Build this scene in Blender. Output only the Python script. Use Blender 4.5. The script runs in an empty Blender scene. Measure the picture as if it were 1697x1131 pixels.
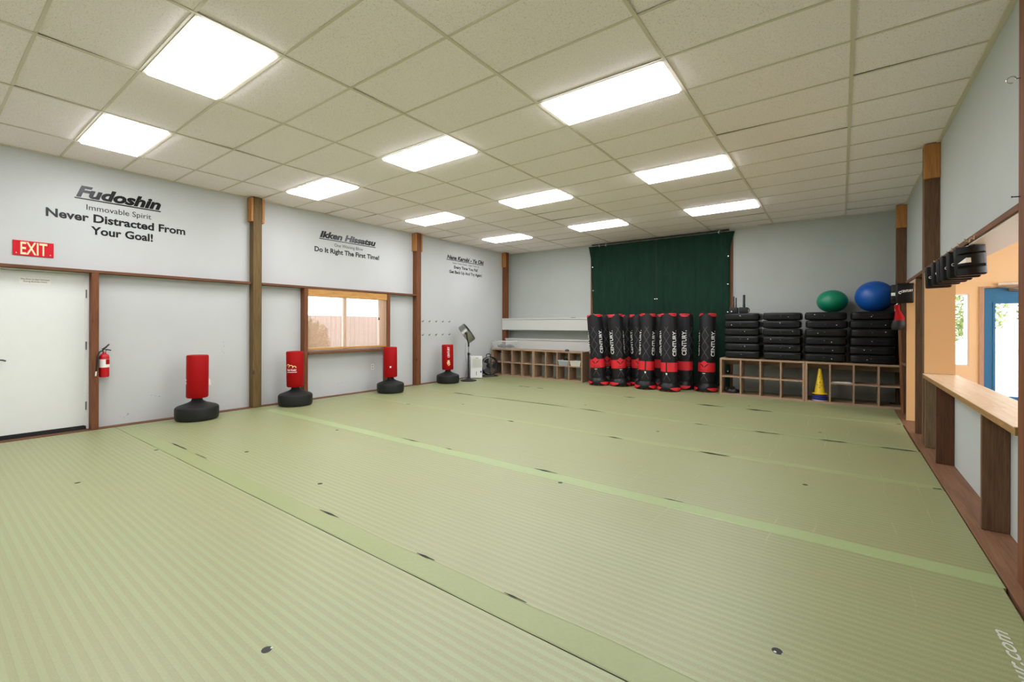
import bpy, bmesh, math, random
from mathutils import Vector, Matrix, Euler
random.seed(7)
PI = math.pi
SC = bpy.context.scene
COL = SC.collection

# ------------------------------------------------------------------ materials
def s2l(c):
    return tuple((v/12.92 if v <= .04045 else ((v+.055)/1.055)**2.4) for v in c)
def rgb(r, g, b):
    return s2l((r/255, g/255, b/255)) + (1,)

class NT:
    def __init__(self, name):
        self.m = bpy.data.materials.new(name); self.m.use_nodes = True
        self.t = self.m.node_tree; self.t.nodes.clear()
        self.out = self.n('ShaderNodeOutputMaterial')
    def n(self, k, **kw):
        x = self.t.nodes.new(k)
        for a, v in kw.items(): setattr(x, a, v)
        return x
    def l(self, a, b): self.t.links.new(a, b)
    def math(self, op, a, b=None, c=None):
        x = self.n('ShaderNodeMath', operation=op)
        for i, v in enumerate((a, b, c)):
            if v is None: continue
            if isinstance(v, (int, float)): x.inputs[i].default_value = v
            else: self.l(v, x.inputs[i])
        return x.outputs[0]
    def mix(self, f, a, b):
        x = self.n('ShaderNodeMix', data_type='RGBA')
        for s, v in ((x.inputs[0], f), (x.inputs[6], a), (x.inputs[7], b)):
            if isinstance(v, (int, float, tuple)): s.default_value = v
            else: self.l(v, s)
        return x.outputs[2]
    def obj(self): return self.n('ShaderNodeTexCoord').outputs['Object']
    def noise(self, vec, scale, detail=3, rough=.55, stretch=None):
        if stretch:
            mp = self.n('ShaderNodeMapping'); mp.inputs['Scale'].default_value = stretch
            self.l(vec, mp.inputs[0]); vec = mp.outputs[0]
        x = self.n('ShaderNodeTexNoise'); x.inputs['Scale'].default_value = scale
        x.inputs['Detail'].default_value = detail; x.inputs['Roughness'].default_value = rough
        self.l(vec, x.inputs['Vector']); return x.outputs[0]
    def rng(self, v, a, b, c=0., d=1.):
        x = self.n('ShaderNodeMapRange'); self.l(v, x.inputs[0])
        for i, q in zip((1, 2, 3, 4), (a, b, c, d)): x.inputs[i].default_value = q
        return x.outputs[0]
    def bsdf(self, col, rough=.6, metal=0., spec=.5, bump=None, bs=.2, bd=.01, **kw):
        x = self.n('ShaderNodeBsdfPrincipled')
        for k, v in (('Base Color', col), ('Roughness', rough), ('Metallic', metal), ('Specular IOR Level', spec)):
            if isinstance(v, (int, float, tuple)): x.inputs[k].default_value = v
            else: self.l(v, x.inputs[k])
        for k, v in kw.items(): x.inputs[k.replace('_', ' ')].default_value = v
        if bump is not None:
            b = self.n('ShaderNodeBump'); b.inputs['Strength'].default_value = bs; b.inputs['Distance'].default_value = bd
            self.l(bump, b.inputs['Height']); self.l(b.outputs[0], x.inputs['Normal'])
        self.l(x.outputs[0], self.out.inputs[0]); return x

def plain(name, col, rough=.5, metal=0., spec=.5, vary=.12, scale=25, bump=.0):
    m = NT(name); v = m.noise(m.obj(), scale)
    dark = tuple(c*(1-vary) for c in col[:3])+(1,); lite = tuple(min(1, c*(1+vary)) for c in col[:3])+(1,)
    m.bsdf(m.mix(v, dark, lite), rough, metal, spec, v if bump else None, bump)
    return m.m

def wood(name, light, dark, axis, scale=9, rough=.65, knots=True, spec=.3):
    m = NT(name); o = m.obj()
    st = [9, 9, 9]; st[axis] = .7
    g = m.noise(o, scale*.5, 6, .65, tuple(st))
    st2 = [30, 30, 30]; st2[axis] = 1.2
    f = m.noise(o, scale*.6, 3, .6, tuple(st2))
    fac = m.math('ADD', m.math('MULTIPLY', g, .75), m.math('MULTIPLY', f, .35))
    c = m.mix(m.rng(fac, .33, .72), dark, light)
    if knots:
        vr = m.n('ShaderNodeTexVoronoi'); vr.inputs['Scale'].default_value = 1.6
        mp = m.n('ShaderNodeMapping'); sk = [2.2, 2.2, 2.2]; sk[axis] = 1.1; mp.inputs['Scale'].default_value = sk
        m.l(o, mp.inputs[0]); m.l(mp.outputs[0], vr.inputs['Vector'])
        k = m.rng(vr.outputs['Distance'], .03, .1, 1., 0.)
        c = m.mix(m.math('MULTIPLY', k, .75), c, tuple(q*.35 for q in dark[:3])+(1,))
    m.bsdf(c, rough, 0, spec, fac, .25, .004)
    return m.m

M = {}
def wallmat(name, col, tint):
    m = NT(name); o = m.obj()
    a = m.noise(o, 1.1, 3, .5); b = m.noise(o, 120, 2)
    m.bsdf(m.mix(m.rng(a, .3, .75), col, tint), .62, 0, .3, b, .12, .002)
    return m.m
M['wall'] = wallmat('white_wall_paint', rgb(194, 197, 195), rgb(188, 191, 188))
M['wallr'] = wallmat('white_wall_board', rgb(184, 189, 184), rgb(178, 183, 178))
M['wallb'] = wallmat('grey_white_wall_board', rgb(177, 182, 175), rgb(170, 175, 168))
M['tan'] = wallmat('tan_orange_paint', rgb(237, 214, 174), rgb(232, 208, 166))
M['jamb'] = wallmat('tan_jamb_paint', rgb(212, 174, 124), rgb(206, 168, 118))
M['white'] = plain('white_paint', rgb(228, 230, 226), .45, vary=.03)
M['doorwhite'] = plain('white_door_paint', rgb(222, 225, 219), .4, vary=.03, scale=6)
M['post'] = wood('treated_post_wood', rgb(118, 95, 54), rgb(78, 61, 34), 2)
M['stud'] = wood('brown_stud_wood', rgb(128, 80, 48), rgb(84, 46, 26), 2)
M['rail'] = wood('brown_rail_wood', rgb(124, 82, 54), rgb(84, 53, 34), 1)
M['cleat'] = wood('pale_cleat_wood', rgb(192, 136, 78), rgb(152, 98, 50), 2, knots=False)
M['dark'] = wood('dark_stud_wood', rgb(114, 84, 58), rgb(72, 50, 33), 2)
M['umber'] = wood('umber_stud_wood', rgb(98, 62, 40), rgb(64, 38, 24), 2)
M['grey'] = wood('weathered_stud_wood', rgb(128, 106, 78), rgb(86, 68, 48), 2)
M['ply'] = wood('plywood_top', rgb(240, 221, 194), rgb(214, 180, 138), 1, 5, .35, False, .5)
M['plyedge'] = wood('plywood_edge', rgb(168, 130, 78), rgb(112, 82, 46), 1, 14, .6, False)
M['sub'] = wood('brown_subfloor', rgb(140, 102, 74), rgb(98, 68, 48), 1, 5, .6, False)
M['cub'] = wood('cubby_laminate', rgb(172, 145, 118), rgb(138, 112, 88), 0, 7, .55, False)
M['cubin'] = wood('cubby_laminate_upright', rgb(170, 143, 116), rgb(134, 108, 84), 2, 7, .55, False)
M['lobbyfloor'] = wood('lobby_floor_wood', rgb(186, 120, 84), rgb(150, 90, 60), 1, 5, .35, False)
M['blackrub'] = plain('black_plastic', rgb(30, 32, 29), .5, 0, .3, vary=.25, scale=60, bump=.05)
M['black'] = plain('black_paint', rgb(22, 22, 22), .5)
M['vinyl'] = plain('black_vinyl', rgb(15, 16, 14), .38, 0, .28, vary=.2, scale=14, bump=.25)
M['red'] = plain('red_vinyl', rgb(156, 4, 6), .6, 0, .18, vary=.12, scale=60)
M['redx'] = plain('red_enamel', rgb(186, 12, 26), .22, vary=.05)
M['redband'] = plain('red_band', rgb(214, 34, 44), .5, vary=.06)
M['signred'] = plain('sign_red', rgb(196, 8, 30), .45, 0, .25, vary=.03)
M['signcream'] = plain('sign_cream', rgb(244, 216, 170), .4, vary=.02)
M['ink'] = plain('black_lettering', rgb(14, 14, 14), .3, 0, .28, vary=.05)
M['whiteink'] = plain('white_print', rgb(232, 232, 228), .4, vary=.02)
M['cream'] = plain('cream_print', rgb(240, 220, 150), .4, vary=.02)
M['greyink'] = plain('grey_print', rgb(196, 200, 186), .5, vary=.03)
M['steel'] = plain('brushed_steel', rgb(150, 150, 145), .32, 1., vary=.1)
M['chrome'] = plain('chrome', rgb(200, 200, 200), .15, 1., vary=.03)
M['darkmetal'] = plain('dark_metal', rgb(70, 70, 68), .35, .8)
M['green_ball'] = plain('green_ball_vinyl', rgb(10, 128, 92), .38, vary=.04)
M['blue_ball'] = plain('blue_ball_vinyl', rgb(16, 86, 172), .38, vary=.04)
M['yellow'] = plain('yellow_plastic', rgb(222, 186, 20), .45, vary=.05)
M['bluep'] = plain('blue_plastic', rgb(46, 56, 128), .5)
M['whitep'] = plain('white_plastic', rgb(226, 226, 222), .4, vary=.02)
M['greyp'] = plain('grey_plastic', rgb(150, 158, 160), .4)
M['doorblue'] = plain('blue_door_paint', rgb(44, 122, 176), .4, vary=.04, scale=8)
M['framewood'] = wood('pale_door_trim', rgb(196, 170, 146), rgb(170, 142, 116), 2, 6, .5, False)
M['paper'] = plain('paper', rgb(232, 232, 222), .7, vary=.02)
M['gap'] = plain('dark_gap', rgb(34, 40, 22), .9)
M['rope'] = plain('cord', rgb(190, 170, 140), .8)
M['redwood'] = wood('reddish_board_edge', rgb(150, 100, 68), rgb(110, 66, 40), 2, 8, .6, False)

def ceilmat():
    m = NT('mineral_fibre_tile'); o = m.obj()
    f = m.noise(o, 95, 3, .7); g = m.noise(o, 210, 2, .6); big = m.noise(o, .8, 2)
    spots = m.math('MAXIMUM', m.rng(f, .57, .66), m.rng(g, .62, .70))
    base = m.mix(m.rng(big, .3, .7), rgb(252, 244, 246), rgb(249, 240, 241))
    m.bsdf(m.mix(m.math('MULTIPLY', spots, .42), base, rgb(130, 118, 96)), .85, 0, .15, m.math('MULTIPLY', spots, -1), .3, .003)
    return m.m
M['tile'] = ceilmat()
M['tbar'] = plain('ceiling_grid_paint', rgb(214, 206, 188), .5, vary=.03)
M['plenum'] = plain('dark_plenum', rgb(40, 36, 30), .9)

def matmat(name, shift):
    m = NT(name); o = m.n('ShaderNodeNewGeometry').outputs['Position']
    sp = m.n('ShaderNodeSeparateXYZ'); m.l(o, sp.inputs[0])
    y = m.math('ADD', sp.outputs[1], shift)
    w = m.math('DIVIDE', y, .048)
    fr = m.math('FRACT', w)
    stripe = m.rng(m.math('ABSOLUTE', m.math('SUBTRACT', fr, .5)), .22, .28, .18, .78)
    wid = m.math('FLOOR', m.math('MULTIPLY', w, 2))
    wn = m.n('ShaderNodeTexWhiteNoise', noise_dimensions='1D'); m.l(wid, wn.inputs['W'])
    fine = m.noise(o, 260, 2, .7)
    weave = m.noise(o, 60, 3, .6, (3, 1, 1))
    big = m.noise(o, .9, 3, .5, (.7, 1.4, 1))
    c1, c2 = rgb(148, 158, 109), rgb(138, 140, 95)
    c = m.mix(stripe, c1, c2)
    c = m.mix(m.math('MULTIPLY', m.rng(big, .42, .68), .5), c, rgb(146, 143, 100))
    c = m.mix(m.math('MULTIPLY', wn.outputs[0], .14), c, rgb(118, 130, 88))
    c = m.mix(m.math('MULTIPLY', m.rng(fine, .45, .7), .28), c, rgb(105, 109, 72))
    c = m.mix(m.math('MULTIPLY', m.rng(weave, .5, .75), .18), c, rgb(184, 183, 154))
    # thin dark joint beside each light band
    line = m.rng(m.math('ABSOLUTE', m.math('SUBTRACT', fr, .245)), .0, .04, .35, 0)
    c = m.mix(line, c, rgb(112, 114, 84))
    # pale worn creases running across the bands
    wob = m.noise(o, 2.2, 2, .5, (.3, 1, 1))
    xx = m.math('ADD', m.math('DIVIDE', sp.outputs[0], .23), m.math('MULTIPLY', wob, .35))
    cr = m.rng(m.math('ABSOLUTE', m.math('SUBTRACT', m.math('FRACT', xx), .5)), 0, .03, .3, 0)
    msk = m.rng(m.noise(o, 1.3, 2, .5, (3, .8, 1)), .52, .62)
    right = m.math('MULTIPLY', m.rng(sp.outputs[0], -3.5, -.5), m.rng(sp.outputs[1], 2.6, 3.8))
    c = m.mix(m.math('MULTIPLY', m.math('MULTIPLY', cr, msk), right), c, rgb(196, 198, 156))
    h = m.math('ADD', m.math('MULTIPLY', stripe, .5), m.math('MULTIPLY', fine, .6))
    m.bsdf(c, m.rng(fine, .3, .7, .40, .5), 0, .95, h, .16, .0015)
    return m.m
M['mat'] = matmat('green_tatami_vinyl', 20.)
def tapemat(name, c1, c2):
    m = NT(name); o = m.obj(); v = m.noise(o, 40, 3); f = m.noise(o, 240, 2)
    m.bsdf(m.mix(v, c1, c2), .42, 0, .5, f, .1, .001); return m.m
M['tape'] = tapemat('pale_green_tape', rgb(156, 172, 122), rgb(144, 160, 108))
M['tape3'] = tapemat('worn_green_tape', rgb(156, 166, 118), rgb(142, 150, 102))
M['tape2'] = tapemat('green_tape', rgb(146, 155, 106), rgb(136, 145, 97))

def emis(name, col, s):
    m = NT(name); e = m.n('ShaderNodeEmission'); e.inputs[0].default_value = col; e.inputs[1].default_value = s
    m.l(e.outputs[0], m.out.inputs[0]); return m.m
M['lamp'] = emis('lit_diffuser', (1., .985, 1.06, 1), 19.0)

def glass(name, rough=0.):
    m = NT(name); g = m.n('ShaderNodeBsdfGlossy'); g.inputs['Roughness'].default_value = .02
    t = m.n('ShaderNodeBsdfTransparent'); t.inputs[0].default_value = (.95, .97, .96, 1)
    fr = m.n('ShaderNodeFresnel'); fr.inputs[0].default_value = 1.45
    x = m.n('ShaderNodeMixShader'); m.l(fr.outputs[0], x.inputs[0]); m.l(t.outputs[0], x.inputs[1]); m.l(g.outputs[0], x.inputs[2])
    m.l(x.outputs[0], m.out.inputs[0]); return m.m
M['glass'] = glass('window_glass')
def clearp():
    m = NT('clear_plastic'); d = m.n('ShaderNodeBsdfPrincipled'); d.inputs['Base Color'].default_value = rgb(210, 214, 210); d.inputs['Roughness'].default_value = .2
    t = m.n('ShaderNodeBsdfTransparent'); x = m.n('ShaderNodeMixShader'); x.inputs[0].default_value = .28
    m.l(t.outputs[0], x.inputs[1]); m.l(d.outputs[0], x.inputs[2]); m.l(x.outputs[0], m.out.inputs[0]); return m.m
M['clear'] = clearp()
def bamboo():
    m = NT('bamboo_reed'); o = m.obj(); v = m.noise(o, 30, 3, .6, (1, .6, 12))
    c = m.mix(v, rgb(228, 200, 168), rgb(204, 164, 126))
    d = m.n('ShaderNodeBsdfDiffuse'); m.l(c, d.inputs[0])
    t = m.n('ShaderNodeBsdfTranslucent'); m.l(m.mix(.75, c, rgb(238, 224, 222)), t.inputs[0])
    x = m.n('ShaderNodeMixShader'); x.inputs[0].default_value = .45
    m.l(d.outputs[0], x.inputs[1]); m.l(t.outputs[0], x.inputs[2]); m.l(x.outputs[0], m.out.inputs[0]); return m.m
M['bamboo'] = bamboo()
M['bamboov'] = wood('bamboo_valance', rgb(206, 158, 92), rgb(162, 112, 56), 1, 12, .5, False)
def curtainmat():
    m = NT('dark_green_tarp'); o = m.obj(); v = m.noise(o, 3.5, 4, .6, (2.5, 1, .5)); f = m.noise(o, 160, 2)
    c = m.mix(v, rgb(12, 32, 23), rgb(28, 62, 46)); c = m.mix(m.math('MULTIPLY', m.rng(f, .5, .7), .3), c, rgb(34, 58, 46))
    m.bsdf(c, .75, 0, .15, f, .1, .002); return m.m
M['tarp'] = curtainmat()
def bagmat():
    m = NT('black_bag_vinyl'); o = m.obj(); sp = m.n('ShaderNodeSeparateXYZ'); m.l(o, sp.inputs[0])
    ang = m.math('ARCTAN2', sp.outputs[0], m.math('MULTIPLY', sp.outputs[1], -1))
    a3 = m.math('PINGPONG', m.math('ADD', ang, PI/3), PI/3)       # zero on each tread axis is pi/3 away
    a = m.math('ABSOLUTE', m.math('SUBTRACT', a3, PI/3))          # 0 at the tread centre
    z = sp.outputs[2]
    def lines(sgn, off):
        ph = m.math('ADD', m.math('DIVIDE', z, .24), m.math('MULTIPLY', a, sgn*1.15))
        fr = m.math('FRACT', m.math('ADD', ph, off))
        return m.rng(m.math('ABSOLUTE', m.math('SUBTRACT', fr, .5)), .0, .07, 1, 0)
    k = m.math('MAXIMUM', lines(1, .0), lines(-1, .0))
    near = m.rng(a, .42, .5, 1, 0)
    zr = m.math('MULTIPLY', m.rng(z, .68, .72), m.rng(z, 1.36, 1.40, 1, 0))
    zl = m.math('MULTIPLY', m.rng(z, .22, .25), m.rng(z, .38, .40, 1, 0))
    k = m.math('MULTIPLY', m.math('MULTIPLY', k, near), m.math('ADD', zr, zl))
    v = m.noise(o, 9, 3)
    c = m.mix(v, rgb(17, 17, 18), rgb(28, 28, 29)); c = m.mix(m.math('MULTIPLY', k, .75), c, rgb(96, 96, 96))
    m.bsdf(c, .45, 0, .3, m.math('ADD', k, m.math('MULTIPLY', v, .4)), .35, .006); return m.m
M['bag'] = bagmat()
def leafmat(name, a, b):
    m = NT(name); v = m.noise(m.obj(), 3, 4); m.bsdf(m.mix(v, a, b), .7, 0, .2); return m.m
M['leaf'] = leafmat('foliage', rgb(84, 106, 56), rgb(140, 152, 92))
M['leafpale'] = leafmat('pale_foliage', rgb(96, 92, 66), rgb(122, 112, 88))
M['boxwhite'] = plain('off_white_laminate', rgb(196, 198, 190), .5, vary=.03)
M['gravel'] = plain('pale_gravel', rgb(222, 222, 216), .8, vary=.06, scale=8)
M['bark'] = plain('bark', rgb(110, 90, 70), .8)
M['fencew'] = wood('fence_boards', rgb(158, 150, 152), rgb(122, 114, 116), 2, 6, .7, False)

# ------------------------------------------------------------------ mesh building
class MB:
    def __init__(self): self.v = []; self.f = []; self.mi = []; self.sm = []
    def add(self, vs, fs, mi=0, smooth=False):
        b = len(self.v); self.v += [Vector(p) for p in vs]
        for f in fs: self.f.append([i+b for i in f]); self.mi.append(mi); self.sm.append(smooth)
        return self
    def box(self, a, b, mi=0, bev=0., seg=2):
        x0, x1 = sorted((a[0], b[0])); y0, y1 = sorted((a[1], b[1])); z0, z1 = sorted((a[2], b[2]))
        vs = [(x, y, z) for z in (z0, z1) for y in (y0, y1) for x in (x0, x1)]
        fs = [(0, 2, 3, 1), (4, 5, 7, 6), (0, 1, 5, 4), (2, 6, 7, 3), (0, 4, 6, 2), (1, 3, 7, 5)]
        if bev <= 0: return self.add(vs, fs, mi)
        bm = bmesh.new(); V = [bm.verts.new(p) for p in vs]
        for f in fs: bm.faces.new([V[i] for i in f])
        bmesh.ops.bevel(bm, geom=bm.edges[:], offset=bev, segments=seg, affect='EDGES', profile=.5)
        return self.bm(bm, mi, seg > 1)
    def bm(self, bm, mi=0, smooth=True):
        bm.verts.index_update()
        self.add([v.co.copy() for v in bm.verts], [[v.index for v in f.verts] for f in bm.faces], mi, smooth)
        bm.free(); return self
    def lathe(self, prof, c=(0, 0, 0), n=32, mi=0, axis=None, cap=True):
        base = len(self.v); R = Matrix.Identity(3)
        if axis is not None: R = Vector((0, 0, 1)).rotation_difference(Vector(axis)).to_matrix()
        vs = []; fs = []
        for r, z in prof:
            for i in range(n):
                t = 2*PI*i/n; vs.append(Vector(c)+R @ Vector((r*math.cos(t), r*math.sin(t), z)))
        for k in range(len(prof)-1):
            for i in range(n):
                j = (i+1) % n; fs.append((k*n+i, k*n+j, (k+1)*n+j, (k+1)*n+i))
        if cap:
            if prof[0][0] > 1e-5: fs.append(tuple(reversed(range(n))))
            if prof[-1][0] > 1e-5: fs.append(tuple((len(prof)-1)*n+i for i in range(n)))
        return self.add(vs, fs, mi, True)
    def cyl(self, a, b, r, n=16, mi=0, r2=None):
        d = Vector(b)-Vector(a)
        return self.lathe([(r, 0), (r if r2 is None else r2, d.length)], a, n, mi, d.normalized())
    def tube(self, pts, r, n=8, mi=0, closed=False):
        P = [Vector(p) for p in pts]; vs = []; fs = []; m = len(P)
        up = None
        for i, p in enumerate(P):
            a = P[i-1] if (i or closed) else p; b = P[(i+1) % m] if (i < m-1 or closed) else p
            d = (b-a).normalized()
            if up is None: up = d.orthogonal().normalized()
            u = (up - d*up.dot(d)); u = u.normalized() if u.length > 1e-6 else d.orthogonal().normalized(); up = u; w = d.cross(u)
            rr = r[i] if isinstance(r, (list, tuple)) else r
            for k in range(n):
                t = 2*PI*k/n; vs.append(p+u*rr*math.cos(t)+w*rr*math.sin(t))
        for i in range(m if closed else m-1):
            j = (i+1) % m
            for k in range(n):
                l = (k+1) % n; fs.append((i*n+k, i*n+l, j*n+l, j*n+k))
        if not closed: fs += [tuple(reversed(range(n))), tuple((m-1)*n+k for k in range(n))]
        return self.add(vs, fs, mi, True)
    def xf(self, mtx):
        self.v = [mtx @ p for p in self.v]; return self
    def build(self, name, mats, parent=None, loc=None, rot=None, sharp=35):
        if not isinstance(mats, (list, tuple)): mats = [mats]
        vs = self.v
        if parent is None and loc is None:
            xs = [p.x for p in vs]; ys = [p.y for p in vs]; zs = [p.z for p in vs]
            loc = Vector(((min(xs)+max(xs))/2, (min(ys)+max(ys))/2, min(zs)))
            vs = [p-loc for p in vs]
        me = bpy.data.meshes.new(name)
        me.from_pydata([tuple(p) for p in vs], [], self.f)
        for m in mats: me.materials.append(m)
        me.polygons.foreach_set('material_index', self.mi)
        me.polygons.foreach_set('use_smooth', self.sm)
        me.validate(); me.update()
        if any(self.sm): me.set_sharp_from_angle(angle=math.radians(sharp))
        o = bpy.data.objects.new(name, me); COL.objects.link(o)
        if loc is not None: o.location = loc
        if rot is not None: o.rotation_euler = rot
        if parent is not None: o.parent = parent
        return o

def tag(o, label, cat, group=None):
    o['label'] = label; o['category'] = cat
    if group: o['group'] = group
    return o
def thing(name, label, cat, loc, rz=0, group=None):
    o = bpy.data.objects.new(name, None); COL.objects.link(o); o.empty_display_size = .1
    o.location = loc; o.rotation_euler = (0, 0, rz); return tag(o, label, cat, group)
def struct(name, mb, m, loc=None):
    o = mb.build(name, m, loc=loc); o['kind'] = 'structure'; return o
def copy_tree(o, parent=None):
    c = o.copy(); COL.objects.link(c); c.parent = parent
    for ch in list(o.children): copy_tree(ch, c)
    return c
def bx(a, b, bev=0., seg=2, mi=0): return MB().box(a, b, mi, bev, seg)

def text_mesh(s, bold=0., shear=0., spacing=1.):
    """flat letters in the xy plane: list of vertices, faces and (xmin,xmax,ymin,ymax)"""
    cu = bpy.data.curves.new('t', 'FONT'); cu.body = s; cu.offset = bold; cu.shear = shear; cu.resolution_u = 3; cu.space_character = spacing
    ob = bpy.data.objects.new('t', cu); COL.objects.link(ob)
    dg = bpy.context.evaluated_depsgraph_get(); ev = ob.evaluated_get(dg); me = ev.to_mesh()
    vs = [v.co.copy() for v in me.vertices]; fs = [tuple(p.vertices) for p in me.polygons]
    ev.to_mesh_clear(); bpy.data.objects.remove(ob); bpy.data.curves.remove(cu)
    xs = [v.x for v in vs]; ys = [v.y for v in vs]
    return vs, fs, (min(xs), max(xs), min(ys), max(ys))
CAPH = None
def fit_text(s, x0, x1, y0, cap, bold=0., shear=0.):
    """letters scaled so that the line runs x0..x1 on baseline y0 with capitals of height cap"""
    global CAPH
    if CAPH is None: CAPH = text_mesh('H')[2][3]
    vs, fs, bb = text_mesh(s, bold, shear)
    kx = (x1-x0)/(bb[1]-bb[0]); ky = cap/CAPH
    return [Vector((x0+(v.x-bb[0])*kx, y0+v.y*ky, 0)) for v in vs], fs
# ------------------------------------------------------------------ sizes of the room
XL, XR, YB, YF, ZC = -8.10, .925, 10.84, -2.8, 3.555
GX, GY, TX, TY = .0646, 3.0042, 1.2192, .6096
FR = .14                                   # depth of the exposed framing

# ------------------------------------------------------------------ shell
struct('floor', bx((-8.4, YF-.1, -.12), (1.08, YB+.1, -.035)), M['sub'])
# left wall with its door and window openings
DY0, DY1, DZ = .50, 1.455, 2.083
WY0, WY1, WZ0, WZ1 = 4.431, 6.225, .91, 2.082
w = MB(); x0, x1 = XL-.15, XL
w.box((x0, YF, -.035), (x1, DY0, ZC+.2)); w.box((x0, DY0, DZ), (x1, DY1, ZC+.2)); w.box((x0, DY1, -.035), (x1, WY0, ZC+.2))
w.box((x0, WY0, -.035), (x1, WY1, WZ0)); w.box((x0, WY0, WZ1), (x1, WY1, ZC+.2)); w.box((x0, WY1, -.035), (x1, YB, ZC+.2))
wl = struct('wall_left', w, M['wall'])
rs = random.Random(4)
for y, z, n, dz in ((3.06, .86, 9, .32), (1.78, .09, 4, .05), (2.15, .33, 3, .05), (5.2, .22, 3, .04)):
    s = MB()
    for i in range(n):
        yy = y+rs.uniform(-.03, .03)*(3 if dz < .1 else .6); zz = z+dz*i/n; s.add([(XL+.0012, yy, zz), (XL+.0012, yy+rs.uniform(.004, .05 if dz < .1 else .012), zz+.003), (XL+.0012, yy+.006, zz+rs.uniform(.008, .03))], [(0, 1, 2)])
    s.xf(Matrix.Translation(-wl.location)).build('scuff_mark', M['greyp'], wl)
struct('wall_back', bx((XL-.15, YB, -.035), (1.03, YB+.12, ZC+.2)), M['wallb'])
struct('wall_front', bx((XL-.15, YF-.12, -.035), (1.05, YF, ZC+.2)), M['wall'])
# right wall: board behind the framing, with the counter opening and the doorway
w = MB(); x0, x1 = XR, XR+.015
HZ = 2.045
w.box((x0, YF, 2.05), (x1, YB, ZC+.2))
w.box((x0, YF, -.035), (x1, 3.5, 2.05))
w.box((x0, 3.5, -.035), (x1, 7.10, .80))
w.box((x0, 7.14, -.035), (x1, 7.90, 2.05))
struct('wall_right', w, M['wallr'])
w = MB(); x0, x1 = 1.03, 1.05
w.box((x0, YF, 2.045), (x1, YB, ZC+.2)); w.box((x0, YF, -.035), (x1, 3.5, 2.045)); w.box((x0, 3.5, -.035), (x1, 7.1, .80))
w.box((x0, 7.14, -.035), (x1, 7.90, 2.045)); w.box((x0, 8.92, -.035), (x1, YB, 2.045))
struct('wall_lobby_left', w, M['tan'])
struct('wall_niche_back', bx((.925, 8.94, -.035), (.94, 10.84, 2.06)), M['dark'])

# ceiling: tiles lying in a grid of bars
t = MB()
mains = [GX+TX*k for k in range(-6, 1)]; xs = [XL]+mains+[XR]
tees = [GY+TY*j for j in range(-9, 13)]; ys = [YF]+[y for y in tees if y > YF+.05]+[YB]
lights = [(k, j) for j in (9.5, 5.5, 1.5, -2.5, -6.5) for k in (-5.5, -3.5, -1.5)]
lightset = {(round(GX+TX*k, 2), round(GY+TY*j, 2)) for k, j in lights}
rt = random.Random(5)
for i in range(len(xs)-1):
    for j in range(len(ys)-1):
        c = (round((xs[i]+xs[i+1])/2, 2), round((ys[j]+ys[j+1])/2, 2))
        if c in lightset: continue
        g = .003; z = [ZC+.003+(rt.random()*.010 if rt.random() < .12 else 0) for _ in range(4)]
        a, b, d, e = xs[i]+g, xs[i+1]-g, ys[j]+g, ys[j+1]-g
        t.add([(a, d, z[0]), (b, d, z[1]), (b, e, z[2]), (a, e, z[3])], [(0, 3, 2, 1)], 0)
for x in mains: t.box((x-.0135, YF, ZC-.005), (x+.0135, YB, ZC+.001), 1)
for y in ys[1:-1]: t.box((XL, y-.0105, ZC-.003), (XR, y+.0105, ZC+.001), 1)
t.box((XL, YF, ZC+.12), (XR, YB, ZC+.16), 2)
struct('ceiling', t, [M['tile'], M['tbar'], M['plenum']])
for nm, a, b in (('trim_1', (XR-.035, YF, ZC-.012), (XR, YB, ZC)), ('trim_2', (XL, YF, ZC-.01), (XL+.022, YB, ZC)), ('trim_3', (XL+.022, YB-.022, ZC-.01), (XR-.035, YB, ZC))):
    struct(nm, bx(a, b), M['tbar'])

# baseboards: brown sole plates at the foot of the framing
struct('baseboard_left', bx((XL, YF, -.035), (XL+FR, YB, .006)), M['rail'])
struct('baseboard_right', bx((.725, YF, -.035), (1.05, YB, -.004)), M['sub'])

# ceiling lights
rows = {9.5: 'in the row nearest the back wall', 5.5: 'in the second row from the back wall', 1.5: 'in the third row from the back wall',
        -2.5: 'in the row nearest the camera', -6.5: 'in the row behind the camera'}
cols = {-5.5: 'left', -3.5: 'middle', -1.5: 'right'}
def make_light():
    r = thing('ceiling_light', '', 'ceiling light', (0, 0, 0))
    f = MB(); a, b = TX/2-.012, TY/2-.012; z0, z1 = -.006, .09; q = .022
    f.box((-a, -b, z0), (a, -b+q, z1)); f.box((-a, b-q, z0), (a, b, z1)); f.box((-a, -b+q, z0), (-a+q, b-q, z1)); f.box((a-q, -b+q, z0), (a, b-q, z1)); f.box((-a, -b, z1), (a, b, z1+.006))
    f.build('frame', M['tbar'], r)
    d = MB(); a -= q; b -= q; e = .010; zl = -.024
    d.add([(-a, -b, 0), (a, -b, 0), (a, b, 0), (-a, b, 0), (-a+e, -b+e, zl), (a-e, -b+e, zl), (a-e, b-e, zl), (-a+e, b-e, zl)],
          [(4, 7, 6, 5), (0, 4, 5, 1), (1, 5, 6, 2), (2, 6, 7, 3), (3, 7, 4, 0)])
    d.build('diffuser', M['lamp'], r)
    return r
L0 = make_light(); first = True
for k, j in lights:
    o = L0 if first else copy_tree(L0); first = False
    o.location = (GX+TX*k, GY+TY*j, ZC)
    tag(o, 'lit rectangular ceiling light panel, %s one %s' % (cols[k], rows[j]), 'ceiling light', 'lit panels in the tiled ceiling')

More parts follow.
